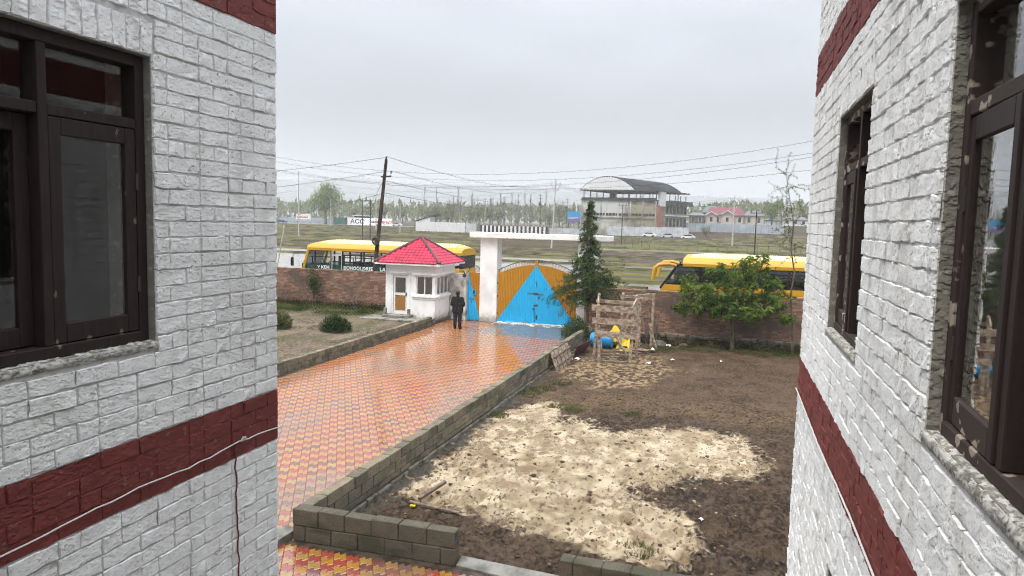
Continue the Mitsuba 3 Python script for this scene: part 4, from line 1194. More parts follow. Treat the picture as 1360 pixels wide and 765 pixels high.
def bus(name, label, x0, y, zr, L, style):
    """Front towards -x, near side at y. zr: road height."""
    k = thing(name, label, 'bus')
    W, H = 2.4, 3.28
    g = lambda x, yy, z: (x0 + x, y + yy, zr + z)
    def B(xa, xb, ya, yb, za, zb, c=.0):
        return bx(x0 + xa, x0 + xb, y + ya, y + yb, zr + za, zr + zb, c)
    lean = .42 if style == 'green' else .75
    side_m = 'bus_green' if style == 'green' else 'bus_dark'
    zw0, zw1 = (1.87, 2.72) if style == 'green' else (1.78, 2.74)
    # lower body
    put('body', hull([g(-.02, .02, .42), g(-.02, W - .02, .42), g(L, 0, .42), g(L, W, .42), g(.06, 0, zw0), g(.06, W, zw0), g(L, 0, zw0), g(L, W, zw0), g(-.1, .25, 1.1), g(-.1, W - .25, 1.1)]), 'bus_green' if style == 'green' else 'bus_yellow', k)
    # roof: rounded crowned slab
    pts = []
    for x, s in ((lean + (.0 if style == 'green' else .35), .0), (lean + .5, .16), (lean + 1.5, .24), (L - .5, .22), (L, .0)):
        for yy, z in ((0, zw1), (-.01, zw1 + .16), (.10, zw1 + .30), (.45, zw1 + .38 + s * .7), (W / 2, zw1 + .42 + s)):
            for q in (yy, W - yy):
                pts.append(g(x, q, z))
    rk = put('roof', hull(pts), 'bus_yellow', k, smooth=35)
    tp = []
    for x, s in ((lean + .75, .17), (lean + 1.6, .245), (L - .6, .222), (L - .2, .10)):
        for yy, z in ((.30, zw1 + .352 + s * .42), (.45, zw1 + .392 + s * .7), (W / 2, zw1 + .432 + s)):
            for q in (yy, W - yy):
                tp.append(g(x, q, z)); tp.append(g(x, q, z - .05))
    put('roof_panel', hull(tp), 'bus_roof', rk, smooth=35)
    # front pillars and windscreen
    for yy in (.03, W - .03):
        put('front_pillar', beam(g(.0, yy, .95 if style == 'green' else zw0 - .2), g(lean + .1, yy, zw1 + .1), .1, .16 if style == 'green' else .1, .01), 'bus_yellow' if style == 'green' else 'bus_dark', k)
    a, b = np.array(g(.03, .1, zw0 - .1)), np.array(g(lean, .1, zw1))
    ws = np.array([a, a + [0, W - .2, 0], b + [0, W - .2, 0], b])
    put('windscreen', trimesh.Trimesh(ws, np.array([[0, 1, 2], [0, 2, 3]]), process=False), 'tinted', k)
    put('rear_panel', B(L - .06, L, .02, W - .02, zw0 + .002, zw1 - .002), 'bus_dark' if style == 'green' else 'bus_yellow', k)
    if style == 'green':
        put('rear_corner', B(L - .55, L + .012, -.012, W + .012, 1.25, zw0 + .06, .01), 'bus_yellow', k)
    put('floor', B(.2, L - .1, .1, W - .1, .85, .92), 'bus_seat', k)
    if style == 'green':
        posts = [.98, 2.12, 2.92, 4.38, 5.86, 7.34, 8.82]
    else:
        posts = [1.9, 3.4, 4.9, 6.4, 7.9, 9.4]
    posts = [p for p in posts if p < L - .4] + [L - .1]
    for yy0, yy1 in ((0.0, .05), (W - .05, W)):
        for p in posts:
            put('window_pillar', B(p - .05, p + .05, yy0 + .002, yy1 - .002, zw0, zw1), 'bus_dark', k)
    pr = [.62] + posts
    rgb_ = np.random.default_rng(int(L * 10))
    for i in range(len(pr) - 1):
        a, b = pr[i] + .05, pr[i + 1] - .05
        for yy in (.015, W - .02):
            if style == 'green' and i == 2 and yy < 1:
                continue                       # open doorway
            wk = put('window', cat(B(a, b, yy - .01, yy + .02, zw1 - .06, zw1 - .003), B(a, b, yy - .01, yy + .02, zw0 + .003, zw0 + .06), B(a, b, yy - .01, yy + .02, zw1 - .42, zw1 - .36), B((a + b) / 2 - .025, (a + b) / 2 + .025, yy - .01, yy + .02, zw0 + .06, zw1 - .42)), 'bus_dark', k)
            if style != 'green' and i == 2 and yy < 1:
                continue                       # slid open
            put('pane', B(a, b, yy, yy + .006, zw0 + .02, zw1 - .02), 'tinted' if style != 'green' else 'pane', wk)
    if style == 'green':
        d = put('doorway', cat(B(2.17, 2.21, -.012, .04, .45, zw1), B(2.83, 2.87, -.012, .04, .45, zw1), B(2.17, 2.87, -.03, .05, zw1 - .30, zw1 - .22)), 'bus_pale', k)
        put('door_leaf', B(2.6, 2.8, .06, .5, .6, zw1 - .3), 'bus_dark', d)
        for txt, x, h in (('Y KEH', 1.15, .19), ('SCHOOL', 2.98, .20), ('DRIEM', 4.28, .20), ('LA', 5.45, .20)):
            tm = meshkit.text_mesh(txt, h, .012, True)
            v = tm.vertices
            put('lettering', trimesh.Trimesh(np.c_[x0 + x + v[:, 0] * 1.12, y - .002 - v[:, 2], zr + 1.60 + v[:, 1]], tm.faces, process=False), 'lettering', k)
    else:
        put('dashboard', B(.25, 1.0, .1, W - .1, .9, 1.95, .08), 'bus_dark', k)
        put('waist_band', B(.5, L - .05, -.012, .0, zw0 - .30, zw0 - .02), 'bus_yellow', k)
        put('skirt', B(.3, L - .3, -.014, .0, .5, .8), 'bus_dark', k)
        put('driver_seat', B(1.55, 1.75, 1.5, 2.0, .95, 1.95, .05), 'bus_pale', k)
    for i, xs_ in enumerate(np.arange(2.9 if style == 'green' else 2.7, L - .7, .85)):
        for yy in (.2, 1.3):
            if style == 'green' and i == 0 and yy < 1:
                continue
            put('seat', cat(B(xs_, xs_ + .12, yy, yy + .85, 1.2, 2.02, .04), B(xs_ - .4, xs_, yy, yy + .85, 1.2, 1.32, .03)), 'bus_seat', k)
    if style == 'green':
        put('steering_wheel', tube([(x0 + .95 + .08 * math.sin(a), y + 1.75 + .22 * math.cos(a), zr + 1.75 + .2 * math.sin(a)) for a in np.linspace(0, 2 * PI, 15)], .02, 5), 'bus_dark', k)
        put('bonnet_cover', B(.55, 1.5, .7, 1.4, .92, 1.55, .1), 'bus_seat', k)
        put('mirror', cat(tube([g(.25, -.02, 2.5), g(-.35, -.3, 2.45), g(-.42, -.32, 2.2)], .022, 6), B(-.5, -.36, -.42, -.22, 1.7, 2.25, .03)), 'bus_dark', k)
    else:
        for yy in (-.10, W + .1):
            s = -1 if yy < 0 else 1
            put('mirror', tube([g(lean + .05, yy - s * .15, zw1 + .02), g(lean - .35, yy + s * .05, zw1 + .10), g(lean - .82, yy + s * .15, zw1 + .06), g(lean - 1.02, yy + s * .18, zw1 - .12), g(lean - 1.12, yy + s * .18, zw1 - .72)], [.07, .085, .10, .11, .09], 8), 'bus_yellow', k, smooth=40)
    for wx in (L * .16, L * .72):
        for yy in (.05, W - .33):
            tk = put('wheel', place(trimesh.creation.cylinder(radius=.46, height=.28, sections=24), (x0 + wx, y + yy + .14, zr + .46), rx=PI / 2), 'rubber', k)
            put('rim', place(trimesh.creation.cylinder(radius=.25, height=.30, sections=16), (x0 + wx, y + yy + .14, zr + .46), rx=PI / 2), 'bus_pale', tk)
    return k


bus('school_bus', 'yellow roofed school bus with dark green side lettering, behind the left brick wall', -25.75, 40.0, .22, 10.75, 'green')
bus('coach', 'yellow and black coach with curved yellow mirror arms, behind the right brick wall', -3.35, 38.2, .22, 10.5, 'black')

# ------------------------------------------------------------------ person
def chain_body(bones, res=.028, it=8):
    parts = []
    for a, ra, b, rb in bones:
        s1 = m3.Manifold.sphere(ra, 20).translate(list(map(float, a))); s2 = m3.Manifold.sphere(rb, 20).translate(list(map(float, b)))
        parts.append(m3.Manifold.batch_hull([s1, s2]))
    M = m3.Manifold.batch_boolean(parts, m3.OpType.Add).refine_to_length(res)
    mm = M.to_mesh()
    t = trimesh.Trimesh(mm.vert_properties[:, :3], mm.tri_verts, process=True)
    trimesh.smoothing.filter_taubin(t, iterations=it)
    return t


def person(label, loc, rz):
    """Stands facing +y before rotation; 1.74 m."""
    k = thing('person', label, 'person')
    J = lambda *p: np.array(p, float)
    arms, hands = [], []
    for s in (-1, 1):
        sh, el, wr = J(s * .19, 0, 1.42), J(s * .265, .03, 1.14), J(s * .15, .20, 1.03)
        arms += [(sh, .06, el, .048), (el, .048, wr, .036)]
        hands.append((wr, s))
    body = [(J(0, .0, 1.60), .088, J(0, .03, 1.66), .085), (J(0, -.005, 1.42), .06, J(0, .0, 1.55), .055), (J(0, .045, 1.57), .055, J(0, .02, 1.64), .07)]
    body += [(J(0, .095, 1.625), .018, J(0, .105, 1.60), .02)] + [(J(s * .085, .0, 1.63), .016, J(s * .09, .0, 1.60), .014) for s in (-1, 1)]
    body += [(J(-.14, 0, 1.40), .06, J(.14, 0, 1.40), .06), (J(-.09, 0, 1.05), .085, J(.09, 0, 1.05), .085), (J(0, 0, 1.36), .08, J(0, 0, 1.0), .09)] + arms
    for s in (-1, 1):
        body += [(J(s * .10, 0, .95), .10, J(s * .105, .0, .50), .062), (J(s * .105, 0, .50), .06, J(s * .11, -.01, .10), .042), (J(s * .11, -.02, .06), .04, J(s * .12, .16, .03), .03)]
    for wr, s in hands:
        pc = wr + J(-s * .06, .02, -.01)
        body += [(wr, .033, pc, .034)]
        for q in range(4):
            f0 = pc + J(0, .0, .025 - q * .017); f1 = f0 + J(-s * .045, .02, -.004); f2 = f1 + J(-s * .028, -.012, -.012)
            body += [(f0, .011, f1, .0095), (f1, .0095, f2, .008)]
        t0 = wr + J(-s * .01, .025, .02); body += [(t0, .013, t0 + J(-s * .045, .02, .012), .010)]
    bm = chain_body(body, .02, 4)
    coat = [(J(-.15, 0, 1.41), .095, J(.15, 0, 1.41), .095), (J(-.12, -.005, 1.15), .135, J(.12, -.005, 1.15), .135), (J(-.13, -.01, .84), .135, J(.13, -.01, .84), .135), (J(-.14, 0, 1.38), .11, J(-.125, -.005, .86), .135), (J(.14, 0, 1.38), .11, J(.125, -.005, .86), .135), (J(0, -.01, 1.49), .075, J(0, -.01, 1.40), .11), (J(0, 0, 1.36), .135, J(0, 0, .9), .15)]
    for s in (-1, 1):
        coat += [(J(s * .20, 0, 1.42), .085, J(s * .285, .0, 1.14), .075), (J(s * .285, .0, 1.14), .074, J(s * .19, .17, 1.04), .058)]
    cm = chain_body(coat, .03, 6)
    tr = []
    for s in (-1, 1):
        tr += [(J(s * .10, 0, .95), .125, J(s * .11, .0, .48), .092), (J(s * .11, 0, .48), .09, J(s * .115, -.01, .12), .078)]
    tm = chain_body(tr, .03, 4)
    sm = chain_body([(J(s * .115, -.05, .055), .052, J(s * .135, .17, .045), .045) for s in (-1, 1)], .025, 3)
    hm = chain_body([(J(0, -.025, 1.66), .094, J(0, .02, 1.685), .09), (J(0, -.05, 1.60), .07, J(0, -.03, 1.66), .085)], .02, 3)
    for nm, m_, mt in (('body', bm, 'skin'), ('coat', cm, 'black_cloth'), ('trousers', tm, 'dark_cloth'), ('hair', hm, 'hair')):
        put(nm, place(m_, loc, rz), mt, k, smooth=True)
    for s in (-1, 1):
        put('shoe', place(chain_body([(J(s * .115, -.05, .055), .052, J(s * .135, .17, .045), .045)], .025, 3), loc, rz), 'rubber', k, smooth=True)
    return k


person('person in black coat and dark trousers standing with back turned beside the guard hut', (-11.95, 31.45, .0), .12)

# ------------------------------------------------------------------ trees and plants
rt = np.random.default_rng(17)


def conifer(key, x, y, z0, h, seed):
    rg = np.random.default_rng(seed)
    put('trunk', tube([(x + .03 * math.sin(i), y, z0 + h * i / 12) for i in range(13)], np.linspace(.085, .012, 13), 8), 'bark', key)
    P, D, tw = [], [], []
    for zf in np.arange(.27, .985, .0125):
        z = z0 + h * zf
        prof = np.interp(zf, [.27, .30, .36, .44, .52, .60, .68, .8, .9, 1.0], [1.1, 1.6, 1.95, 1.65, 1.15, .76, .56, .38, .20, .03])
        for b in range(rg.integers(4, 7)):
            a = rg.random() * 6.28; ln = prof * rg.uniform(.55, 1.05)
            n = max(3, int(ln / .085))
            t = np.linspace(0, 1, n)
            rise = rg.uniform(-.02, .22); droop = rg.uniform(.25, .55)
            px = x + np.cos(a) * ln * t; py = y + np.sin(a) * ln * t; pz = z + ln * (rise * t - droop * t * t)
            path = np.c_[px, py, pz]
            tw.append(tube(path[[0, n // 2, n - 1]], [.014, .009, .003], 4, False))
            for i in range(1, n):
                w = .20 * ln * (1 - .5 * t[i]) + .05
                m_ = 3
                for q in range(m_):
                    off = rg.normal(0, 1, 3) * [w * .55, w * .55, .035]
                    c = path[i] + off * (0.35 + 0.65 * t[i])
                    nn = 8
                    P.append(np.repeat(c[None], nn, 0) + rg.normal(0, .02, (nn, 3)))
                    d = np.array([math.cos(a), math.sin(a), -.35 - .3 * t[i]]) * .9 + rg.normal(0, .55, (nn, 3)) * [1, 1, .8]
                    D.append(d)
    P, D = np.vstack(P), np.vstack(D)
    put('branch', cat(*tw), 'bark', key); labels[key + '__branch'] = {'label': 'thin drooping branches', 'kind': 'stuff'}
    put('crown', leaves(P, D, .06 + .07 * rg.random(len(P)), .018, .1, rg), 'needles', key)


ck = thing('conifer', 'dark green drooping conifer in front of the right gate pillar', 'tree')
conifer(ck, -6.15, 33.0, -.2, 6.3, 3)


def leafy_bush(name, label, x, y, z0, rx, rz_, n, L, W, m, catg='bush', up=.6, seed=1):
    rg = np.random.default_rng(seed)
    k = thing(name, label, catg)
    d = sphere_dirs(n, rg); d[:, 2] = abs(d[:, 2])
    rr = (rg.random(n) ** .4)[:, None]
    lump = .8 + .4 * meshkit.noise(d * 2.2 + seed)[:, None]
    P = np.array([x, y, z0]) + d * rr * lump * [rx, rx, rz_]
    st = [tube([(x, y, z0 - .05), tuple(np.array([x, y, z0]) + q * [rx * .6, rx * .6, rz_ * .7])], [.012, .004], 4, False) for q in d[:26]]
    put('stem', cat(*st), 'bark', k)
    put('foliage', leaves(P, d + [0, 0, up] + rg.normal(0, .35, (n, 3)), L * (.6 + .8 * rg.random(n)), W, .2, rg), m, k)
    return k


leafy_bush('shrub', 'rounded dark evergreen shrub on the bare garden bed', -15.9, 27.3, .16, .60, .62, 2600, .17, .022, 'bush', up=.9, seed=2)
leafy_bush('shrub', 'yellow green leafy plant at the edge of the left building', -18.5, 26.9, .16, .62, .75, 1300, .20, .03, 'grass', up=1.2, seed=3)
leafy_bush('shrub', 'small bushy evergreen overhanging the end of the driveway wall', -6.15, 30.6, .1, .62, .85, 3000, .12, .02, 'needles', up=.3, seed=4)
sk = thing('sapling', 'thin sapling with a dark leafy clump in front of the left brick wall', 'tree')
rg = np.random.default_rng(6)
put('trunk', cat(tube([(-21.2, 34.1, .2), (-21.18, 34.1, 1.2), (-21.25, 34.1, 2.4)], [.035, .028, .01], 6), *[tube([(-21.2, 34.1, .2 + .1 * i), (-21.2 + rg.normal(0, .25), 34.1 + rg.normal(0, .1), 1.2 + .2 * i)], [.018, .006], 4) for i in range(6)]), 'bark', sk)
cl = np.vstack([np.array([-21.15, 34.05, 1.5]) + rg.normal(0, 1, (650, 3)) * [.17, .12, .28]])
put('crown', cat(leaves(cl, sphere_dirs(650, rg) - [0, 0, .4], .14, .04, .2, rg)), 'bush', sk)
cl2 = np.array([-21.4, 34.05, 2.05]) + rg.normal(0, 1, (330, 3)) * [.28, .12, .28]
put('new_leaves', leaves(cl2, sphere_dirs(330, rg), .09, .03, .2, rg), 'weed', sk)


def broadleaf(key, x, y, z0, seed):
    rg = np.random.default_rng(seed)
    zt = z0 + 1.5
    put('trunk', tube([(x, y, z0 - .1), (x + .01, y, z0 + .6), (x - .02, y, zt)], [.10, .085, .08], 8), 'bark', key)
    # crown volume of irregular lobes
    lobes = [(-1.65, .1, 2.2, .78, .6), (-1.05, -.2, 1.65, .75, .45), (-.1, -.3, 1.6, .95, .45), (.0, .1, 2.4, .9, .6), (.3, .1, 3.3, .66, .58), (-.65, 0, 3.05, .5, .4), (1.15, -.1, 1.85, .82, .55), (1.05, .1, 3.45, .32, .5), (1.65, .1, 2.35, .68, .62), (-2.1, 0, 2.6, .32, .38), (2.0, -.2, 1.3, .36, .22), (-2.1, -.1, 1.5, .34, .3), (1.0, 0, 2.8, .52, .42), (.6, -.2, 1.4, .6, .22), (-.85, -.3, 2.3, .7, .45)]
    br, P, D = [], [], []
    for lx, ly, lz, lr, lh in lobes:
        c = np.array([x + lx, y + ly, z0 + lz + .25])
        br.append(tube([(x, y, zt - .1), (x + lx * .4, y + ly * .4, zt + (c[2] - zt) * .35), tuple(c)], [.06, .04, .015], 5, False))
        n = int(40 * lr * lr / .7 + 8)
        for _ in range(n):
            d = sphere_dirs(1, rg)[0]
            tip = c + d * [lr, lr, lh] * rg.uniform(.45, 1.08)
            br.append(tube([tuple(c + (tip - c) * .2), tuple((c + tip) / 2 + [0, 0, .05]), tuple(tip)], [.016, .010, .005], 4, False))
            m_ = rg.integers(11, 18)
            P.append(np.repeat(tip[None], m_, 0) + rg.normal(0, .05, (m_, 3)))
            a = rg.random(m_) * 6.28
            D.append(np.c_[np.cos(a), np.sin(a), rg.normal(-.75, .45, m_)] + d * .35)
    P, D = np.vstack(P), np.vstack(D)
    put('branch', cat(*br), 'bark', key); labels[key + '__branch'] = {'label': 'spreading brown branches', 'kind': 'stuff'}
    put('crown', leaves(P, D, .17 + .10 * rg.random(len(P)), .058, .22, rg), 'loquat', key)


bk = thing('broadleaf_tree', 'low spreading evergreen tree with long drooping leaves in front of the right brick wall', 'tree')
broadleaf(bk, .3, 31.9, -.2, 5)
wk = thing('willow_sapling', 'tall thin sapling with twisted wiry twigs beside the right building', 'tree')
rg = np.random.default_rng(12)
main = [(2.72, 32.1, -.2), (2.66, 32.1, 1.2), (2.50, 32.1, 2.2), (2.62, 32.1, 3.2), (2.42, 32.1, 4.2), (2.48, 32.1, 5.2), (2.25, 32.1, 6.3), (2.05, 32.1, 7.3)]
put('trunk', tube(main, [.05, .045, .04, .035, .028, .022, .015, .006], 6), 'bark', wk)
br, LP, LD = [], [], []
for i in range(30):
    t = rg.uniform(.45, 1.0); j = t * 7; a_ = int(min(j, 6)); p = np.array(main[a_]) + (np.array(main[a_ + 1]) - main[a_]) * (j - a_)
    sg = -1 if rg.random() < .62 else 1
    path = [p]
    dirv = np.array([sg * .6, rg.normal(0, .3), .6])
    for q in range(rg.integers(6, 11)):
        dirv = dirv + rg.normal(0, .55, 3) + [sg * .1, 0, -.13]
        path.append(path[-1] + dirv / np.linalg.norm(dirv) * .15)
        LP.append(np.repeat(path[-1][None], 3, 0)); LD.append(rg.normal(0, 1, (3, 3)))
    br.append(tube(path, np.linspace(.013, .004, len(path)), 4, False))
put('branch', cat(*br), 'twig', wk); labels[wk + '__branch'] = {'label': 'wiry twisted twigs', 'kind': 'stuff'}
put('new_leaves', leaves(np.vstack(LP), np.vstack(LD), .10, .035, .1, rg), 'spring_dull', wk)
for i, (x, y, h, lb) in enumerate(((-3.35, 32.2, 1.9, 'bare leafless stem right of the wooden posts by the wall'), (-2.95, 32.35, 1.5, 'forked bare stick plant against the right brick wall'), (-23.0, 34.2, 1.1, 'leafless reddish shrub against the left brick wall'), (-19.0, 34.2, 1.15, 'leafless shrub against the brick wall left of the guard hut'))):
    k = thing('bare_shrub', lb, 'shrub')
    br = []
    for q in range(5):
        a = rg.normal(0, .22); b = rg.normal(0, .15)
        br.append(tube([(x + .02 * q, y, -.2 if x > -10 else .2), (x + a * h * .4, y + b * .3, h * .55), (x + a * h * .9 + rg.normal(0, .1), y + b, h * rg.uniform(.7, 1.05))], [.022, .014, .005], 4))
    put('stem', cat(*br), 'twig', k)

# ------------------------------------------------------------------ trestles, barrel, scrap in the yard
tk = thing('wooden_trestle', 'rough pale timber trestle with three cross planks standing on straw', 'trestle')
G = -.2
legs = {'a': (-4.50, 26.95, -4.62, 27.05), 'b': (-3.36, 27.05, -3.32, 27.15), 'c': (-4.95, 28.3, -4.80, 28.2), 'd': (-3.30, 28.5, -3.36, 28.3)}
for q, (x, y, x2, y2) in legs.items():
    put('leg', beam((x, y, G), (x2, y2, 2.02 if q in 'ab' else 2.3), .12, .10, .008), 'timber', tk)
for z, xa, xb, y in ((1.87, -4.86, -3.18, 26.98), (1.40, -4.82, -3.22, 26.92), (.92, -4.70, -3.05, 26.86)):
    put('plank', beam((xa, y, z + .01), (xb, y + .08, z - .02), .035, .23, .005), 'timber', tk)
put('plank', beam((-4.55, 26.9, -.12), (-3.3, 27.0, -.13), .14, .10, .008), 'timber_dark', tk)
put('plank', beam((-4.95, 28.33, 2.0), (-3.2, 28.5, 1.96), .035, .13, .005), 'timber', tk)
put('rail', beam((-4.62, 27.0, 2.05), (-4.85, 28.3, 2.2), .06, .09, .006), 'timber', tk)
put('rail', beam((-3.32, 27.1, 2.02), (-3.36, 28.4, 2.14), .06, .09, .006), 'timber', tk)
put('brace', beam((-4.45, 27.15, 1.75), (-3.45, 28.35, .55), .05, .08, .006), 'timber', tk)
put('brace', beam((-3.5, 28.3, 1.9), (-3.95, 28.2, .7), .05, .08, .006), 'timber', tk)
put('brace', beam((-4.15, 28.2, .75), (-3.42, 27.2, .0), .05, .08, .006), 'timber', tk)
put('brace', beam((-4.9, 28.2, 1.7), (-4.45, 27.1, .3), .05, .08, .006), 'timber', tk)
put('rail', beam((-4.5, 27.12, .1), (-3.35, 27.2, .12), .05, .07, .006), 'timber_dark', tk)
t2 = thing('wooden_trestle', 'second old timber trestle behind, with grey posts near the wall', 'trestle')
for x, y, h, dx in ((-4.15, 29.9, 2.2, .05), (-3.52, 31.2, 1.95, -.02), (-3.0, 31.0, 2.15, .03), (-4.3, 31.3, 2.1, 0), (-3.45, 29.6, 2.05, .03)):
    put('post', beam((x, y, G), (x + dx, y + .05, h), .11, .10, .008), 'timber', t2)
put('rail', beam((-4.2, 29.95, 2.02), (-2.9, 31.1, 2.12), .06, .10, .006), 'timber', t2)
put('rail', beam((-4.4, 31.3, 1.95), (-2.95, 31.05, 1.9), .05, .09, .006), 'timber', t2)
put('rail', beam((-3.55, 31.2, 1.15), (-2.98, 31.02, 1.12), .05, .07, .006), 'timber_dark', t2)
put('brace', beam((-3.1, 31.0, .9), (-2.72, 30.7, -.18), .05, .07, .006), 'timber', t2)
put('brace', beam((-4.2, 31.25, .4), (-3.55, 31.25, 1.6), .05, .07, .006), 'timber', t2)

b_ = thing('barrel', 'bright blue plastic barrel lying on its side behind the trestle', 'barrel')
prof = np.array([[.0, 0], [.27, 0], [.29, .02], [.29, .06], [.305, .10], [.325, .28], [.33, .46], [.325, .64], [.305, .82], [.29, .86], [.29, .90], [.27, .92], [0, .92]])
put('drum', place(trimesh.creation.revolve(prof, sections=36), (-5.45, 30.45, .13), ry=PI / 2, rz=-.12), 'barrel', b_, smooth=30)
put('hoop', cat(*[place(trimesh.creation.torus(.322, .014, major_sections=36, minor_sections=6), (-5.45 + q * math.cos(-.12), 30.45 + q * math.sin(-.12), .13), ry=PI / 2, rz=-.12) for q in (.24, .66)]), 'barrel', b_, smooth=True)


def crumple(x, y, z, w, d, h, seed, n=22):
    rg = np.random.default_rng(seed)
    def zf(X, Y):
        u, v = X / w * 2, Y / d * 2
        base = h * np.clip(1 - (u * u + v * v) * .75, 0, 1) ** .7
        n1 = meshkit.noise(np.stack([X * 4 + seed, Y * 4, X * 0], -1)) - .5
        n2 = abs(meshkit.noise(np.stack([X * 9 + seed, Y * 9, X * 0], -1)) - .5)
        return base * (1 + .9 * n1) + .12 * n2
    m = grid_mesh(np.linspace(-w / 2, w / 2, n), np.linspace(-d / 2, d / 2, n), zf)
    return m.apply_translation([x, y, z])


single('plastic_sheet', cat(crumple(-4.5, 30.9, -.2, 1.0, .9, .80, 3), crumple(-4.05, 30.75, -.2, .7, .7, .40, 6)), 'yellow_sheet', 'crumpled yellow plastic sheet heaped beside the blue barrel', 'sheet')
for i, (p, q, m_, lb) in enumerate((((-4.1, 29.6, -.12), (-2.75, 30.1, -.10), 'yellow_sheet', 'yellow painted lath lying by the second trestle'), ((-4.3, 29.4, -.12), (-3.2, 29.3, -.10), 'timber_dark', 'dark scrap board on the ground behind the trestle'),
                                  ((-4.0, 29.9, -.08), (-3.0, 29.5, -.04), 'timber', 'pale scrap board on the ground behind the trestle'), ((-3.7, 30.3, -.10), (-2.7, 29.9, -.08), 'timber_dark', 'brown scrap lath by the fallen yellow lath'))):
    single('scrap_board', beam(p, q, .12, .03, .004), m_, lb, 'board')
pk = thing('pallet_panel', 'weathered slatted timber panel leaning on the driveway wall', 'panel')
MP = np.eye(4)
for i in range(5):
    yy = 24.6 + i * .52
    put('slat', beam((-5.52 + .012 * i, yy, -.2), (-5.80 + .012 * i, yy + .03, .50), .42, .03, .004, up=(1, 0, .3)), 'timber', pk)
put('batten', beam((-5.52, 24.4, .06), (-5.46, 26.9, .06), .035, .09, .004), 'timber_dark', pk)
put('batten', beam((-5.66, 24.4, .34), (-5.6, 26.9, .34), .035, .09, .004), 'timber_dark', pk)
single('metal_sheet', place(bx(-.9, .9, -.012, .012, -.3, .3, .004), (-5.45, 28.3, .05), rz=1.45, rx=.5), 'maroon', 'maroon painted sheet leaning below the bushy evergreen', 'sheet')
single('batten', beam((-5.26, 12.02, -.10), (-4.98, 12.62, .06), .07, .06, .006), 'timber_dark', 'short dark batten propped up on the sand near the block corner', 'batten')
single('batten', beam((-5.32, 11.72, -.04), (-4.32, 11.62, -.07), .07, .03, .005), 'timber_dark', 'long thin brown lath lying flat on the sand', 'batten')
single('wood_chip', place(bx(-.05, .05, -.025, .025, 0, .03, .006), (-5.22, 11.66, -.1)), 'yellow_sheet', 'small yellow block at the end of the long brown lath', 'chip')
rl = np.random.default_rng(4)
for x, y, s, lb in ((-5.35, 27.0, .16, 'scrap of white litter beside the pallet panel'), (-2.85, 30.3, .15, 'white litter scrap near the stones by the wall'), (-2.3, 31.6, .14, 'white litter scrap at the foot of the wall'), (-1.9, 28.4, .10, 'tiny pale scrap on the brown earth mid yard'), (-.1, 28.8, .09, 'tiny pale scrap on the earth below the tree'), (-2.7, 27.3, .12, 'flat pale scrap right of the trestle'), (-.25, 12.9, .06, 'white scrap on the dark mud near the right building')):
    single('litter', place(crumple(0, 0, 0, s * 1.4, s, s * .35, int(s * 100), 8), (x, y, -.14), rz=rl.random() * 3), 'paper', lb, 'litter')
rk_ = np.random.default_rng(14)
for x, y, s, lb in ((-2.75, 31.95, .30, 'grey boulder at the foot of the right brick wall'), (-1.7, 32.1, .18, 'small stone right of the grey boulder'), (-3.6, 31.7, .16, 'small stone between the wooden posts')):
    ic = trimesh.creation.icosphere(subdivisions=2); ic.vertices *= (1 + .3 * (meshkit.noise(ic.vertices * 1.7 + x) - .5))[:, None] * s * np.array([1.2, .9, .75])
    single('boulder', place(ic, (x, y, -.18)), 'stone', lb, 'stone', smooth=30)

# ------------------------------------------------------------------ poles and wires
WIRES = []


def sagline(p, q, sag, n=26):
    p, q = np.array(p, float), np.array(q, float); t = np.linspace(0, 1, n)[:, None]
    L = p + (q - p) * t; L[:, 2] -= sag * 4 * (t * (1 - t))[:, 0]
    return L


def wire(p, q, sag, r, label, group=None):
    single('wire', tube(sagline(p, q, sag), r, 4, False), 'wire', label, 'wire', group)


pl = thing('utility_pole', 'dark leaning wooden utility pole behind the guard hut', 'pole')
pb0, pt = np.array([-18.78, 36.0, .1]), np.array([-18.03, 36.2, 8.2])
pp = lambda t: pb0 + (pt - pb0) * t
put('shaft', tube([pp(t) for t in (0, .3, .6, .9, 1)], [.13, .12, .105, .085, .08], 10), 'pole_wood', pl, smooth=40)
put('crossarm', beam(pp(.885) + [-.15, -.1, 0], pp(.885) + [.45, -.1, .02], .08, .08), 'iron', pl)
for t, dx in ((1.0, .05), (.905, .42), (.84, .12), (.76, .1)):
    put('insulator', tube([pp(t) + [dx, -.1, 0], pp(t) + [dx, -.1, .16]], [.05, .03], 8), 'iron', pl)
put('junction_box', cat(place(trimesh.creation.torus(.19, .055, major_sections=20, minor_sections=8), pp(.455) + [-.03, -.18, 0], rx=PI / 2), bx(*sum(([pp(.455)[0] - .12, pp(.455)[0] + .1], [pp(.455)[1] - .2, pp(.455)[1] - .05], [pp(.455)[2] - .16, pp(.455)[2] + .16]), []))), 'iron', pl)
put('bracket', beam(pp(.34) + [.05, -.1, 0], pp(.34) + [.32, -.1, .03], .16, .16), 'iron', pl)


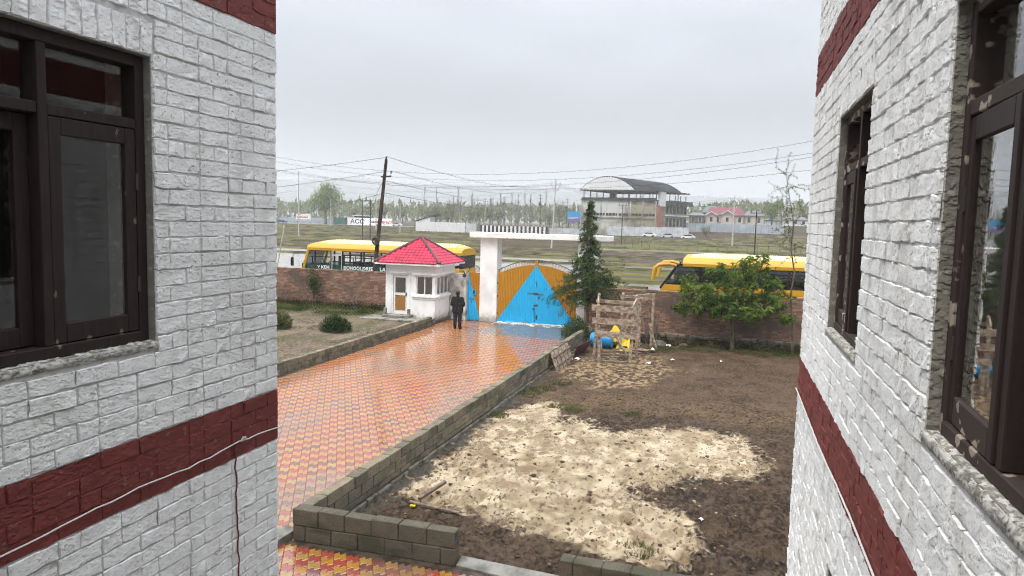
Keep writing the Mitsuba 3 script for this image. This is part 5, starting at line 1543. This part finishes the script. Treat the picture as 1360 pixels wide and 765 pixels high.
def far_pole(name, label, x, y, h, m, r=.12, head=None, lean=0.0, group=None):
    k = thing(name, label, 'pole', group)
    z = float(tz(x, y)); t_ = np.array([x + lean, y, z + h])
    put('shaft', tube([(x, y, z - .3), t_], [r, r * .7], 6), m, k)
    if head == 'V':
        for s in (-1, 1):
            put('arm', beam(t_ + [0, 0, -2.2], t_ + [s * .8, 0, -1.0], .12, .12), m, k)
            put('insulator', tube([t_ + [s * .8, 0, -1.0], t_ + [s * .8, 0, -.45]], .09, 6), m, k)
    elif head == 'T':
        put('crossarm', beam(t_ + [-.95, 0, -.35], t_ + [.95, 0, -.35], .12, .12), m, k)
        for s in (-.8, 0, .8):
            put('insulator', tube([t_ + [s, 0, -.29], t_ + [s, 0, .05]], .07, 6), m, k)
    elif head == 'H':
        put('shaft', tube([(x + 1.6, y, z - .3), t_ + [1.6, 0, 0]], [r, r * .7], 6), m, k)
        put('crossarm', beam(t_ + [-.6, 0, -.3], t_ + [2.2, 0, -.3], .14, .14), m, k)
        put('crossarm', beam(t_ + [-.3, 0, -1.6], t_ + [1.9, 0, -1.6], .14, .14), m, k)
    elif head == 'D':
        for dz in (-.5, -1.3, -2.4):
            put('crossarm', beam(t_ + [-.9, 0, dz], t_ + [.9, 0, dz], .14, .12), m, k)
        put('transformer', bx(t_[0] - .6, t_[0] + .2, y - .35, y + .35, t_[2] - 3.6, t_[2] - 2.7, .05), m, k)
    return k, t_


_, V1 = far_pole('power_pole', 'pale concrete power pole with a V shaped head above the gate beam', -31.3, 130, 12.7, 'pole_concrete', .16, 'V', .5)
_, V2 = far_pole('power_pole', 'pale concrete power pole with a V shaped head right of the big hall', .5, 170, 11.4, 'pole_concrete', .17, 'V')
_, TP = far_pole('power_pole', 'dark T headed pole standing in the fields behind the tree', 3.75, 120, 7.6, 'pole_wood', .13, 'T')
_, P397 = far_pole('power_pole', 'tall slim pale pole at the far left next to the building edge', -97.2, 150, 15.3, 'pole_concrete', .13, None)
_, HP = far_pole('power_pole', 'dark twin shaft H shaped pole left of the leaning pole', -65.5, 122, 8.4, 'steel_dark', .11, 'H')
_, PW_ = far_pole('power_pole', 'white metal pole at the left corner of the big hall', -47.9, 232, 12.5, 'far_white', .22, None)
_, PD = far_pole('power_pole', 'dark pole with three crossarms and a transformer over the striped fence', -62.0, 240, 13.0, 'steel_dark', .16, 'D')
for x, y, h, m_, hd, lb in ((-94.9, 200, 8.6, 'pole_concrete', None, 'slim pale pole just right of the leaning pole'), (-108, 210, 11, 'pole_concrete', 'T', 'grey T headed pole behind the leaning pole'), (-80, 235, 10.5, 'pole_concrete', 'T', 'pale T headed pole above the white tin fence'), (-55, 250, 12, 'steel_dark', 'D', 'dark crossarmed pole left of the blue billboard'), (-136, 230, 10, 'pole_concrete', None, 'thin pale pole near the round green tree'), (-52.5, 262, 11.5, 'pole_concrete', 'T', 'pale pole with a crossarm behind the striped fence'), (19, 250, 11, 'steel_dark', 'T', 'far T headed pole among the houses at the right'),
                            (14.5, 260, 12.5, 'steel_dark', 'H', 'far H shaped pole beside the right building edge'), (-23.5, 165, 9.2, 'pole_wood', 'T', 'thin wooden pole in front of the big hall')):
    far_pole('power_pole', lb, x, y, h, m_, .12, hd)
kk = thing('marker_pole', 'thin pale pole standing behind the left brick wall in front of the bus', 'pole')
put('shaft', tube([(-27.2, 39.0, 0), (-26.3, 39.0, 4.25)], [.045, .035], 6), 'pole_concrete', kk)
put('cap', tube([(-26.3, 39.0, 4.25), (-26.28, 39.0, 4.42)], .05, 6), 'pole_concrete', kk)

for t, dx, tgt, sg in ((1.0, .05, V1 + [-.8, 0, -.5], 1.2), (.905, .42, V1 + [0, 0, -1], 1.4), (.84, .12, PD + [-.8, 0, -.5], 1.8), (.76, .1, PD + [.8, 0, -2], 2.0)):
    wire(pp(t) + [dx, -.1, .15], tgt, sg, .012 if t > .8 else .013, 'thin overhead wire from the leaning pole to the poles above the gate', 'overhead wires on the leaning pole')
for t, dx, tgt, sg in ((1.0, .05, (-46, 40, 7.2), .5), (.905, .0, (-47, 41, 5.8), .5), (.84, .0, HP + [0, 0, -.2], 1.0), (.76, .0, (-92, 110, 3.5), 1.0)):
    wire(pp(t) + [dx, -.1, .1], tgt, sg, .011, 'thin overhead wire running left from the leaning pole', 'overhead wires on the leaning pole')
for i, (a, b, sg) in enumerate((((-52, 60, 12.8), (14, 48, 12.4), 4.0), ((-52, 61, 12.2), (14, 49, 11.55), 3.7), ((-52, 60, 11.4), (14, 48, 11.3), 3.7), ((-52, 62, 10.9), (14, 50, 10.2), 3.0))):
    wire(a, b, sg, .011, 'long sagging high wire crossing the sky above the fields', 'high wires crossing the whole view')
for i in range(4):
    wire(V1 + [-.8 + .5 * i, 0, -.4 - .3 * i], V2 + [-.8 + .5 * i, 0, -.4 - .3 * i], 2.2, .015, 'far wire strung between the two V headed poles', 'wires between the V headed poles')
    wire(P397 + [0, 0, -.2 - 1.4 * i], V1 + [-.8 + .5 * i, 0, -.6 - .4 * i], 2.0 + .2 * i, .014, 'far wire strung from the slim pole to the V headed pole', 'wires left of the V headed pole')
    wire(P397 + [0, 0, -.4 - 1.4 * i], (-150, 140, 13.5 - 1.2 * i), 1.6, .014, 'far wire running off behind the left building', 'wires leaving at the left')
for i in range(2):
    wire(V2 + [-.8 + 1.6 * i, 0, -.5], (60, 175, 11.5), 2.2, .015, 'far wire running right from the V headed pole by the hall', 'wires leaving at the right')

# ------------------------------------------------------------------ far things


def ztop_wall(name, label, catg, x0, y0, x1, y1, h, m, pw, step=None, m2=None, group=None):
    """Fence of upright sheets along a line, each sheet a part."""
    k = thing(name, label, catg, group)
    p, q = np.array([x0, y0], float), np.array([x1, y1], float)
    L = np.linalg.norm(q - p); n = max(1, int(round(L / pw))); d = (q - p) / L
    rg = np.random.default_rng(int(abs(x0 * 7 + y0)))
    for i in range(n):
        a, b = p + d * (i * L / n), p + d * ((i + .97) * L / n)
        z = float(tz(*a)); hh = h * (1 + rg.normal(0, .012))
        put('sheet', beam((a[0], a[1], z + hh / 2 - .1), (b[0], b[1], float(tz(*b)) + hh / 2 - .1), .06, hh + .2), m if not (m2 and i % 2) else m2, k)
    return k


ztop_wall('tin_fence', 'white corrugated tin fence behind the guard hut roof', 'fence', -98.8, 220, -81, 218.5, 3.0, 'far_white', 1.55)
ztop_wall('tin_fence', 'short grey tin fence section between the white and striped fences', 'fence', -80.6, 218, -73.5, 208, 3.0, 'tin', 1.5)
ztop_wall('striped_fence', 'tall fence of alternating black and white uprights above the gate beam', 'fence', -69.5, 200, -49, 198.5, 2.8, 'slat_dark', .62, m2='far_white')
ztop_wall('tin_fence', 'pale tin fence right of the striped fence below the billboard', 'fence', -48.6, 199, -36, 203, 2.6, 'tin', 2.0)
ztop_wall('tin_fence', 'blue grey tin fence along the far road behind the signboard', 'fence', -204, 299, -174, 299, 3.0, 'tin_blue', 2.2)
ztop_wall('tin_fence', 'blue grey tin fence in front of the far houses on the right', 'fence', -16.5, 262, 17, 258, 2.9, 'tin_blue', 2.4)
ztop_wall('tin_fence', 'grey tin fence at the foot of the big hall', 'fence', -38, 234, -12.5, 236, 2.9, 'tin', 1.7)
sh = thing('shed', 'small white shed with a dark sloping roof at the end of the white tin fence', 'shed')
z = float(tz(-97, 224))
put('wall', hull([(-99.8, 223, z), (-95, 223, z), (-99.8, 227, z), (-95, 227, z), (-99.8, 223, z + 3), (-95, 223, z + 4.6), (-99.8, 227, z + 3), (-95, 227, z + 4.6)]), 'far_white', sh)
put('roof', beam((-100.4, 225, z + 3.1), (-92.8, 225, z + 5.4), 4.6, .25), 'dark_roof', sh)
put('post', bx(-100.3, -99.9, 222.6, 223, z, z + 3.2), 'slat_dark', sh)

# signboard, tank boards
sg = thing('signboard', 'white signboard on posts with a smudged red line, beside the far road', 'sign')
z = float(tz(-182, 285))
put('board', bx(-186, -178.6, 284.9, 285.1, z + 1.5, z + 4.6), 'far_white', sg)
put('stripe', bx(-185.9, -178.8, 284.86, 284.89, z + 1.55, z + 2.2), 'tin_blue', sg)
for i, (a, w) in enumerate(((-185.5, .7), (-184.5, .45), (-183.9, .6), (-183.1, .5), (-182.2, .7), (-181.3, .5), (-180.6, .55))):
    put('lettering', bx(a, a + w, 284.85, 284.888, z + 2.75, z + 3.4), 'letter_red', sg)
for xx in (-185.6, -179.2):
    put('post', bx(xx, xx + .2, 285.12, 285.3, z - .3, z + 4.5), 'steel_dark', sg)
for (x0, x1, txt, m_, lb, xt, h) in ((-163.2, -152, 'ACC', 'letter_dark', 'white roadside wall board with big dark letters', -161.8, 1.9), (-151.6, -141.4, 'CEMENT', 'letter_red', 'white roadside wall board with big red letters right of the dark lettered one', -150.9, 1.35)):
    ad = thing('wall_board', lb, 'sign')
    z = float(tz(-150, 290))
    put('board', bx(x0, x1, 290, 290.25, z - .3, z + 3.4), 'far_white', ad)
    tm = meshkit.text_mesh(txt, h, .03, True); v = tm.vertices
    put('lettering', trimesh.Trimesh(np.c_[xt + v[:, 0] * 1.25, 289.98 - v[:, 2], z + .9 + v[:, 1]], tm.faces, process=False), m_, ad)
gc = thing('cargo_container', 'dark green container beside the far road', 'container')
z = float(tz(-166, 290))
put('body', bx(-169.4, -163.6, 288.5, 291, z, z + 3.4, .05), 'teal', gc)
put('door', bx(-163.58, -163.5, 288.7, 290.8, z + .2, z + 3.2), 'dark_gap', gc)
hu = thing('kiosk', 'dark flat roofed kiosk behind the roadside boards', 'kiosk')
put('wall', bx(-163, -156.6, 296, 299, z, z + 4.2), 'dark_gap', hu)
put('roof', bx(-163.6, -156, 295.5, 299.5, z + 4.2, z + 4.55), 'far_white', hu)


def car(name, label, x, y, m, L=4.2, van=False, group=None, lift=.25):
    k = thing(name, label, 'van' if van else 'car', group)
    z = float(tz(x, y)) + lift; W = 1.7
    P = [(0, .25), (0, .75), (.12 * L, .9), (.27 * L, 1.42), (.72 * L, 1.45), (.9 * L, .95), (L, .85), (L, .25)] if not van else [(0, .3), (0, .95), (.14 * L, 1.15), (.26 * L, 1.85), (L, 1.9), (L, .3)]
    put('body', plate(Polygon([(x + a, z + b) for a, b in P]), 'y', y, W), m, k)
    wp = [(.16 * L, .95), (.28 * L, 1.36), (.71 * L, 1.38), (.85 * L, .98)] if not van else [(.18 * L, 1.2), (.27 * L, 1.75), (.9 * L, 1.78), (.9 * L, 1.2)]
    put('window', plate(Polygon([(x + a, z + b) for a, b in wp]), 'y', y - .012, .01), 'car_glass', k)
    for q in (.2, .8):
        put('wheel', place(trimesh.creation.cylinder(radius=.33, height=.2, sections=14), (x + q * L, y + .05, z + .3), rx=PI / 2), 'rubber', k)
    return k


car('parked_van', 'white van on the far road in front of the lettered boards', -150, 284, 'car_white', 5.6, True)
car('parked_car', 'dark blue car at the far left edge on the far road', -195.5, 284, 'car_blue', 4.6)
car('parked_car', 'silver car right of the white van on the far road', -139.5, 286, 'tin', 4.2)
car('parked_car', 'white car at the foot of the hall, rightmost of the row', -14.6, 230, 'car_white', 4.3, lift=-.4)
car('parked_car', 'silver car left of the rightmost white car at the hall', -20.5, 229, 'tin', 4.2, lift=-.2)
car('parked_car', 'white car in the middle of the row at the hall', -26.5, 231, 'car_white', 4.2, lift=-.1)
bb = thing('billboard', 'blue and purple billboard left of the big hall', 'billboard')
z = float(tz(-48, 230))
put('board', bx(-50.4, -46.2, 229.9, 230.1, 5.2, 8.6), 'bill_blue', bb)
put('panel', bx(-50.35, -46.25, 229.86, 229.89, 5.25, 6.5), 'bill_purple', bb)
put('stripe', hull([(-50.0, 229.84, 6.3), (-50.0, 229.85, 6.6), (-47.0, 229.84, 6.55), (-47.0, 229.85, 6.8), (-48.5, 229.84, 6.25), (-46.4, 229.85, 6.6)]), 'bill_pink', bb)
put('post', cat(bx(-50, -49.8, 230.1, 230.3, z, 8.4), bx(-46.8, -46.6, 230.1, 230.3, z, 8.4)), 'steel_dark', bb)

# big hall under a barrel roof
hl = thing('hall', 'large unfinished three storey hall with a dark barrel roof on open steel posts', 'building')
hz = .4
F0, F1 = np.array([-47.8, 240.0]), np.array([-22.9, 238.5])       # long front
E1 = np.array([-15.0, 262.0])                                     # right end wall
B0 = F0 + (E1 - F1)


def hpt(u, v, zz):
    """u along the front, v along the end."""
    p = F0 + (F1 - F0) * u + (E1 - F1) * v
    return (p[0], p[1], zz)


ZW = 12.6
put('wall', hull([hpt(u, v, zz) for u in (0, .62) for v in (0, 1) for zz in (hz, ZW)]), 'render_grey', hl)
put('wall', hull([hpt(u, v, zz) for u in (.622, .985) for v in (-.002, 1) for zz in (hz, ZW)]), 'ochre_block', hl)
put('wall', hull([hpt(u, v, zz) for u in (.9852, 1) for v in (.12, 1) for zz in (hz + 1.6, ZW - .6)]), 'ochre_block', hl)
put('stair_tower', hull([hpt(u, v, zz) for u in (.988, 1.012) for v in (-.01, .19) for zz in (hz, ZW - 1.2)]), 'far_brick', hl)
put('stair_tower', hull([hpt(u, v, zz) for u in (.985, 1.02) for v in (.05, .22) for zz in (ZW - 1.6, ZW + 3.4)]), 'far_white', hl)
put('brick_base', hull([hpt(u, v, zz) for u in (.99, 1.004) for v in (.2, 1.0) for zz in (hz, hz + 2.4)]), 'far_brick', hl)
for u in np.linspace(0.0, .985, 7):
    put('column', hull([hpt(u + a, b, zz) for a in (-.007, .007) for b in (-.012, .0) for zz in (hz, ZW)]), 'render_grey', hl)
put('floor_slab', hull([hpt(u, v, zz) for u in (-.01, 1.0) for v in (-.02, 1.01) for zz in (ZW + .002, ZW + .35)]), 'steel_dark', hl)
put('ledge', hull([hpt(u, v, zz) for u in (.0, .99) for v in (-.02, 0) for zz in (6.9, 7.2)]), 'ochre_block', hl)
put('ledge', hull([hpt(u, v, zz) for u in (.4, .99) for v in (-.02, 0) for zz in (4.1, 4.35)]), 'ochre_block', hl)
for i in range(22):
    u = .03 + i * .0435
    put('window', hull([hpt(u + a, b, zz) for a in (0, .033) for b in (-.009, -.004) for zz in (7.75, 8.5)]), 'dark_gap', hl)
for u0, u1, za, zb in ((.42, .55, 3.6, 4.05), (.60, .97, 3.6, 4.05), (.70, .74, .8, 3.2)):
    put('window', hull([hpt(u0 if a == 0 else u1, b, zz) for a in (0, 1) for b in (-.009, -.004) for zz in (za, zb)]), 'dark_gap', hl)
for i, v in enumerate(np.linspace(.28, .90, 6)):
    for za, zb in ((4.6, 7.4), (8.9, 11.2)):
        put('window', hull([hpt(q, v + a, zz) for q in (1.001, 1.004) for a in (0, .075) for zz in (za, zb)]), 'dark_gap', hl)
put('ledge', hull([hpt(q, v, zz) for q in (1.0005, 1.02) for v in (.22, 1.02) for zz in (8.0, 8.3)]), 'far_white', hl)
put('balcony', cat(hull([hpt(q, v, zz) for q in (.9, 1.06) for v in (.25, 1.05) for zz in (11.6, 12.0)]), hull([hpt(q, v, zz) for q in (1.045, 1.06) for v in (.25, 1.05) for zz in (12.0, 13.1)])), 'steel_dark', hl)
for i, u in enumerate(np.linspace(0.02, .98, 12)):
    put('post', tube([hpt(u, .01, ZW + .35), hpt(u, .01, 15.9)], .16, 5), 'steel_dark', hl)
    if i % 2 == 0:
        put('post', tube([hpt(u, .95, ZW + .35), hpt(u, .95, 15.9)], .16, 5), 'steel_dark', hl)
for v in np.linspace(.2, .95, 5):
    put('post', tube([hpt(1.0, v, ZW + .35), hpt(1.0, v, 15.0)], .14, 5), 'steel_dark', hl)
put('parapet', hull([hpt(u, v, zz) for u in (.0, .99) for v in (-.005, .003) for zz in (ZW + .35, ZW + .95)]), 'dark_gap', hl)
put('water_tank', place(trimesh.creation.cylinder(radius=1.0, height=2.0, sections=16), np.array(hpt(.32, .2, ZW + 1.36))), 'rubber', hl)
put('eaves_frame', hull([hpt(u, v, zz) for u in (-.02, 1.03) for v in (-.03, 1.03) for zz in (15.7, 16.1)]), 'steel_dark', hl)
# barrel roof: arch across u direction at front (gable white), ridge along v
arc = [(u, 16.1 + 4.3 * math.sin(PI * np.clip((u + .02) / .72, 0, 1)) ** .8) for u in np.linspace(-.02, .70, 19)]
gab = [hpt(u, -.012, z_) for u, z_ in arc]
n = len(arc)
c0 = np.array(hpt(.34, -.012, 16.1))
put('gable', trimesh.Trimesh(np.vstack([gab, [c0]]), np.array([[i, i + 1, n] for i in range(n - 1)]), process=False), 'far_white', hl)
ra = np.array(gab) + [0, 0, .12]; rb_ = np.array([hpt(u + .24, .97, 16.0 + (z_ - 16.1) * .92) for u, z_ in arc])
V = np.vstack([ra, rb_, ra - [0, 0, .25], rb_ - [0, 0, .25]])
F = []
for i in range(n - 1):
    F += [[i, i + 1, n + i + 1], [i, n + i + 1, n + i], [2 * n + i, 3 * n + i + 1, 2 * n + i + 1], [2 * n + i, 3 * n + i, 3 * n + i + 1], [i, 2 * n + i, 2 * n + i + 1], [i, 2 * n + i + 1, i + 1]]
put('roof', trimesh.Trimesh(V, np.array(F), process=False), 'dark_roof', hl, smooth=30)


def house(label, x0, x1, y0, y1, zb, ze, zr, mw, mr, win=True, wing=False):
    k = thing('house', label, 'house')
    put('wall', bx(x0, x1, y0, y1, zb - 1, ze), mw, k)
    o = .6
    ym = (y0 + y1) / 2
    put('roof', hull([(x0 - o, y0 - o, ze), (x1 + o, y0 - o, ze), (x0 - o, y1 + o, ze), (x1 + o, y1 + o, ze), (x0 + 1.2, ym, zr), (x1 - 1.2, ym, zr), (x0 - o, y0 - o, ze + .15), (x1 + o, y0 - o, ze + .15)]), mr, k)
    if win:
        n = max(2, int((x1 - x0) / 2.6))
        for i in range(n):
            xx = x0 + (i + .5) * (x1 - x0) / n
            wk_ = put('window', bx(xx - .55, xx + .55, y0 - .06, y0 - .01, zb + 1.0, ze - .5), 'dark_gap', k)
            put('frame', cat(bx(xx - .65, xx - .55, y0 - .1, y0 - .02, zb + .9, ze - .4), bx(xx + .55, xx + .65, y0 - .1, y0 - .02, zb + .9, ze - .4), bx(xx - .65, xx + .65, y0 - .1, y0 - .02, ze - .4, ze - .3)), 'far_white', wk_)
    if wing:
        for (a, b, dz) in wing:
            c = (a + b) / 2
            put('wing', hull([(a, y0 - 3, zb - 1), (b, y0 - 3, zb - 1), (a, y0, zb - 1), (b, y0, zb - 1), (a, y0 - 3, ze - .3 + dz), (b, y0 - 3, ze - .3 + dz), (a, y0, ze - .3 + dz), (b, y0, ze - .3 + dz), (c, y0 - 3, ze + 1.0 + dz), (c, y0, ze + 1.0 + dz)]), 'far_cream', k)
            put('wing_roof', cat(beam((a - .3, y0 - 1.6, ze - .35 + dz), (c, y0 - 1.6, ze + 1.15 + dz), 4.2, .16), beam((c, y0 - 1.6, ze + 1.15 + dz), (b + .3, y0 - 1.6, ze - .35 + dz), 4.2, .16)), mr, k)
            put('barge_board', cat(beam((a - .3, y0 - 3.75, ze - .35 + dz), (c, y0 - 3.75, ze + 1.15 + dz), .1, .3), beam((c, y0 - 3.75, ze + 1.15 + dz), (b + .3, y0 - 3.75, ze - .35 + dz), .1, .3)), 'far_white', k)
            put('window', bx(c - .5, c + .5, y0 - 3.06, y0 - 3.01, zb + 1.1, ze - .7), 'dark_gap', k)
    return k


hb = 5.8
house('cream house with maroon gabled roofs right of the hall', -9.4, 4.6, 300, 308, hb, 9.3, 12.6, 'far_cream', 'far_red_roof', True, [(-9.6, -5.4, .3), (-3.6, .6, .8)])
house('low brown house with a pale roof between the hall and the maroon roofed house', -15.8, -10.2, 296, 303, hb, 9.0, 10.3, 'far_brown', 'far_grey_roof')
house('house with a dull green roof behind the maroon roofed house', -11.5, -5, 318, 326, hb, 10.6, 13.6, 'far_brown', 'far_green_roof', False)
house('grey roofed house right of the maroon roofed house', 4.9, 12.2, 302, 310, hb, 9.4, 11.4, 'far_cream', 'far_grey_roof')
house('far pale bungalow near the right building edge', 20, 29, 310, 317, hb, 8.3, 9.6, 'far_white', 'far_grey_roof')
house('far grey shed left of the pale bungalow', 13.5, 19, 316, 322, hb - .3, 8.0, 9.2, 'tin', 'far_grey_roof', False)

# field posts with a wire
pg = 'posts of the field fence'
prev = None
rg = np.random.default_rng(31)
for i, x in enumerate(np.linspace(-24, 14, 22)):
    y = 148 - .25 * (x + 24) + rg.normal(0, 1)
    z = float(tz(x, y)); h = 1.9 + rg.normal(0, .15)
    single('fence_post', tube([(x, y, z - .2), (x + rg.normal(0, .06), y, z + h)], .065, 5), 'twig', 'thin dark post of the field fence in front of the hall', 'post', pg)
    if prev is not None and i % 3 == 0:
        wire((prev[0], prev[1], prev[2] + 1.6), (x, y, z + 1.6), .1, .02, 'fence wire sagging between the field posts', 'wires of the field fence')
        prev = (x, y, z)
    if prev is None:
        prev = (x, y, z)

# far trees


def scatter_tree(name, label, x, y, h, w, zc, seed, m='spring', group=None, n=900, bare=False):
    rg = np.random.default_rng(seed)
    k = thing(name, label, 'tree', group)
    z = float(tz(x, y))
    put('trunk', tube([(x, y, z - .3), (x + rg.normal(0, .2), y, z + h * .3), (x, y, z + h * .62)], [.032 * h, .024 * h, .008 * h], 6), 'bark', k)
    br = []
    for _ in range(16):
        d = sphere_dirs(1, rg)[0]; d[2] = abs(d[2]) * .9 + .25
        tip = np.array([x, y, z + h * zc]) + d * [w * .42, w * .42, h * .34]
        br.append(tube([(x, y, z + h * rg.uniform(.24, .5)), tuple(tip)], [.011 * h, .003 * h], 4, False))
    put('limb', cat(*br), 'bark', k); labels[k + '__limb'] = {'label': 'spreading limbs', 'kind': 'stuff'}
    P, D = [], []
    for _ in range(34):
        d = sphere_dirs(1, rg)[0]
        c = np.array([x, y, z + h * zc]) + d * [w * .40, w * .40, h * .33] * rg.uniform(.35, 1.0)
        q = n // 34
        P.append(c + rg.normal(0, 1, (q, 3)) * [w * .085, w * .085, h * .06]); D.append(rg.normal(0, 1, (q, 3)) + [0, 0, .2])
    put('crown', leaves(np.vstack(P), np.vstack(D), .05 * w + .12, .022 * w + .05, .2, rg), m, k)
    return k


scatter_tree('round_tree', 'rounded fresh green tree beside the far road at the left', -172.8, 288, 18.5, 16, .62, 41, n=3400)
scatter_tree('willow', 'yellow green tree beside the T headed pole at the right', 14.5, 288, 10, 8, .6, 42, n=1500)
for i, x in enumerate(np.linspace(-140, -108, 9)):
    scatter_tree('willow', 'yellow green willow in the row above the white tin fence', x + rt.normal(0, 1), 338 + rt.normal(0, 5), 12 + rt.normal(0, 1.2), 8, .58, 50 + i, 'spring_dull', 'willows above the white tin fence', 700)
for i, x in enumerate(np.linspace(-84, -60, 6)):
    scatter_tree('willow', 'yellow green willow in the row above the striped fence', x + rt.normal(0, 1), 346 + rt.normal(0, 5), 13 + rt.normal(0, 1.2), 9, .58, 70 + i, 'spring_dull', 'willows above the striped fence', 700)
for i, x in enumerate(np.linspace(-215, -150, 9)):
    scatter_tree('willow', 'dull green willow in the far row behind the round tree', x + rt.normal(0, 2), 380 + rt.normal(0, 8), 13 + rt.normal(0, 1.5), 10, .56, 90 + i, 'spring_dull', 'willows behind the round tree', 600)
scatter_tree('shrub_tree', 'small yellow green bush in the field in front of the hall', -6.8, 218, 4.2, 4.2, .6, 97, 'spring_dull', None, 500)


def poplar(x, y, h, seed, label, group):
    rg = np.random.default_rng(seed)
    k = thing('bare_poplar', label, 'tree', group)
    z = float(tz(x, y))
    put('trunk', tube([(x, y, z), (x + rg.normal(0, .2), y, z + h * .6), (x + rg.normal(0, .3), y, z + h)], [.2, .12, .03], 4, False), 'twig', k)
    br = []
    for _ in range(26):
        t = rg.uniform(.15, .9); a = rg.random() * 6.28; ln = h * .17 * (1.1 - t) + .8
        b = np.array([x, y, z + h * t])
        br.append(tube([b, b + [math.cos(a) * ln * .4, math.sin(a) * ln * .4, ln * 1.2]], [.07, .025], 3, False))
    put('crown', cat(*br), 'twig', k)


rq = np.random.default_rng(77)
for i in range(34):
    poplar(-150 + i * 1.75 + rq.normal(0, 1), 352 + rq.normal(0, 14), 15.5 + rq.normal(0, 2.2) + 2.5 * math.exp(-((i - 8) / 6.) ** 2), 300 + i, 'tall bare poplar in the grey row behind the leaning pole', 'bare poplars behind the leaning pole')
for i in range(14):
    poplar(-92 + i * 4.2 + rq.normal(0, 1.2), 392 + rq.normal(0, 12), 12.5 + rq.normal(0, 2), 400 + i, 'bare poplar in the far row between the guard hut and the hall', 'bare poplars left of the hall')
for i in range(18):
    poplar(-18 + i * 3.6 + rq.normal(0, 1.2), 352 + rq.normal(0, 12), 9 + rq.normal(0, 2.2), 500 + i, 'bare poplar in the far row behind the houses', 'bare poplars behind the houses')
# distant woods: one mass
rw = np.random.default_rng(3)
n = 5200
X = rw.uniform(-620, 260, n); Y = 470 + rw.uniform(0, 160, n)
zt_ = 8 + 8 * meshkit.noise(np.c_[X / 40, Y / 40, X * 0]); Z = tz(X, Y) + zt_ * rw.random(n) ** .7
single('far_woods', leaves(np.c_[X, Y, Z], rw.normal(0, .35, (n, 3)) + [0, 0, 1], 5.5, 3.2, .2, rw), 'spring_dull', 'hazy strip of distant woodland under the hills', 'woods', kind='stuff')

# ------------------------------------------------------------------ the air
scene['haze'] = {'type': 'cube', 'to_world': T().translate([-900, 2040, 103]).scale([4500, 2150, 117]), 'bsdf': {'type': 'null'}, 'interior': {'type': 'ref', 'id': 'haze_air'}}
labels['haze'] = {'label': 'pale rain haze over the fields', 'category': 'haze', 'kind': 'stuff'}
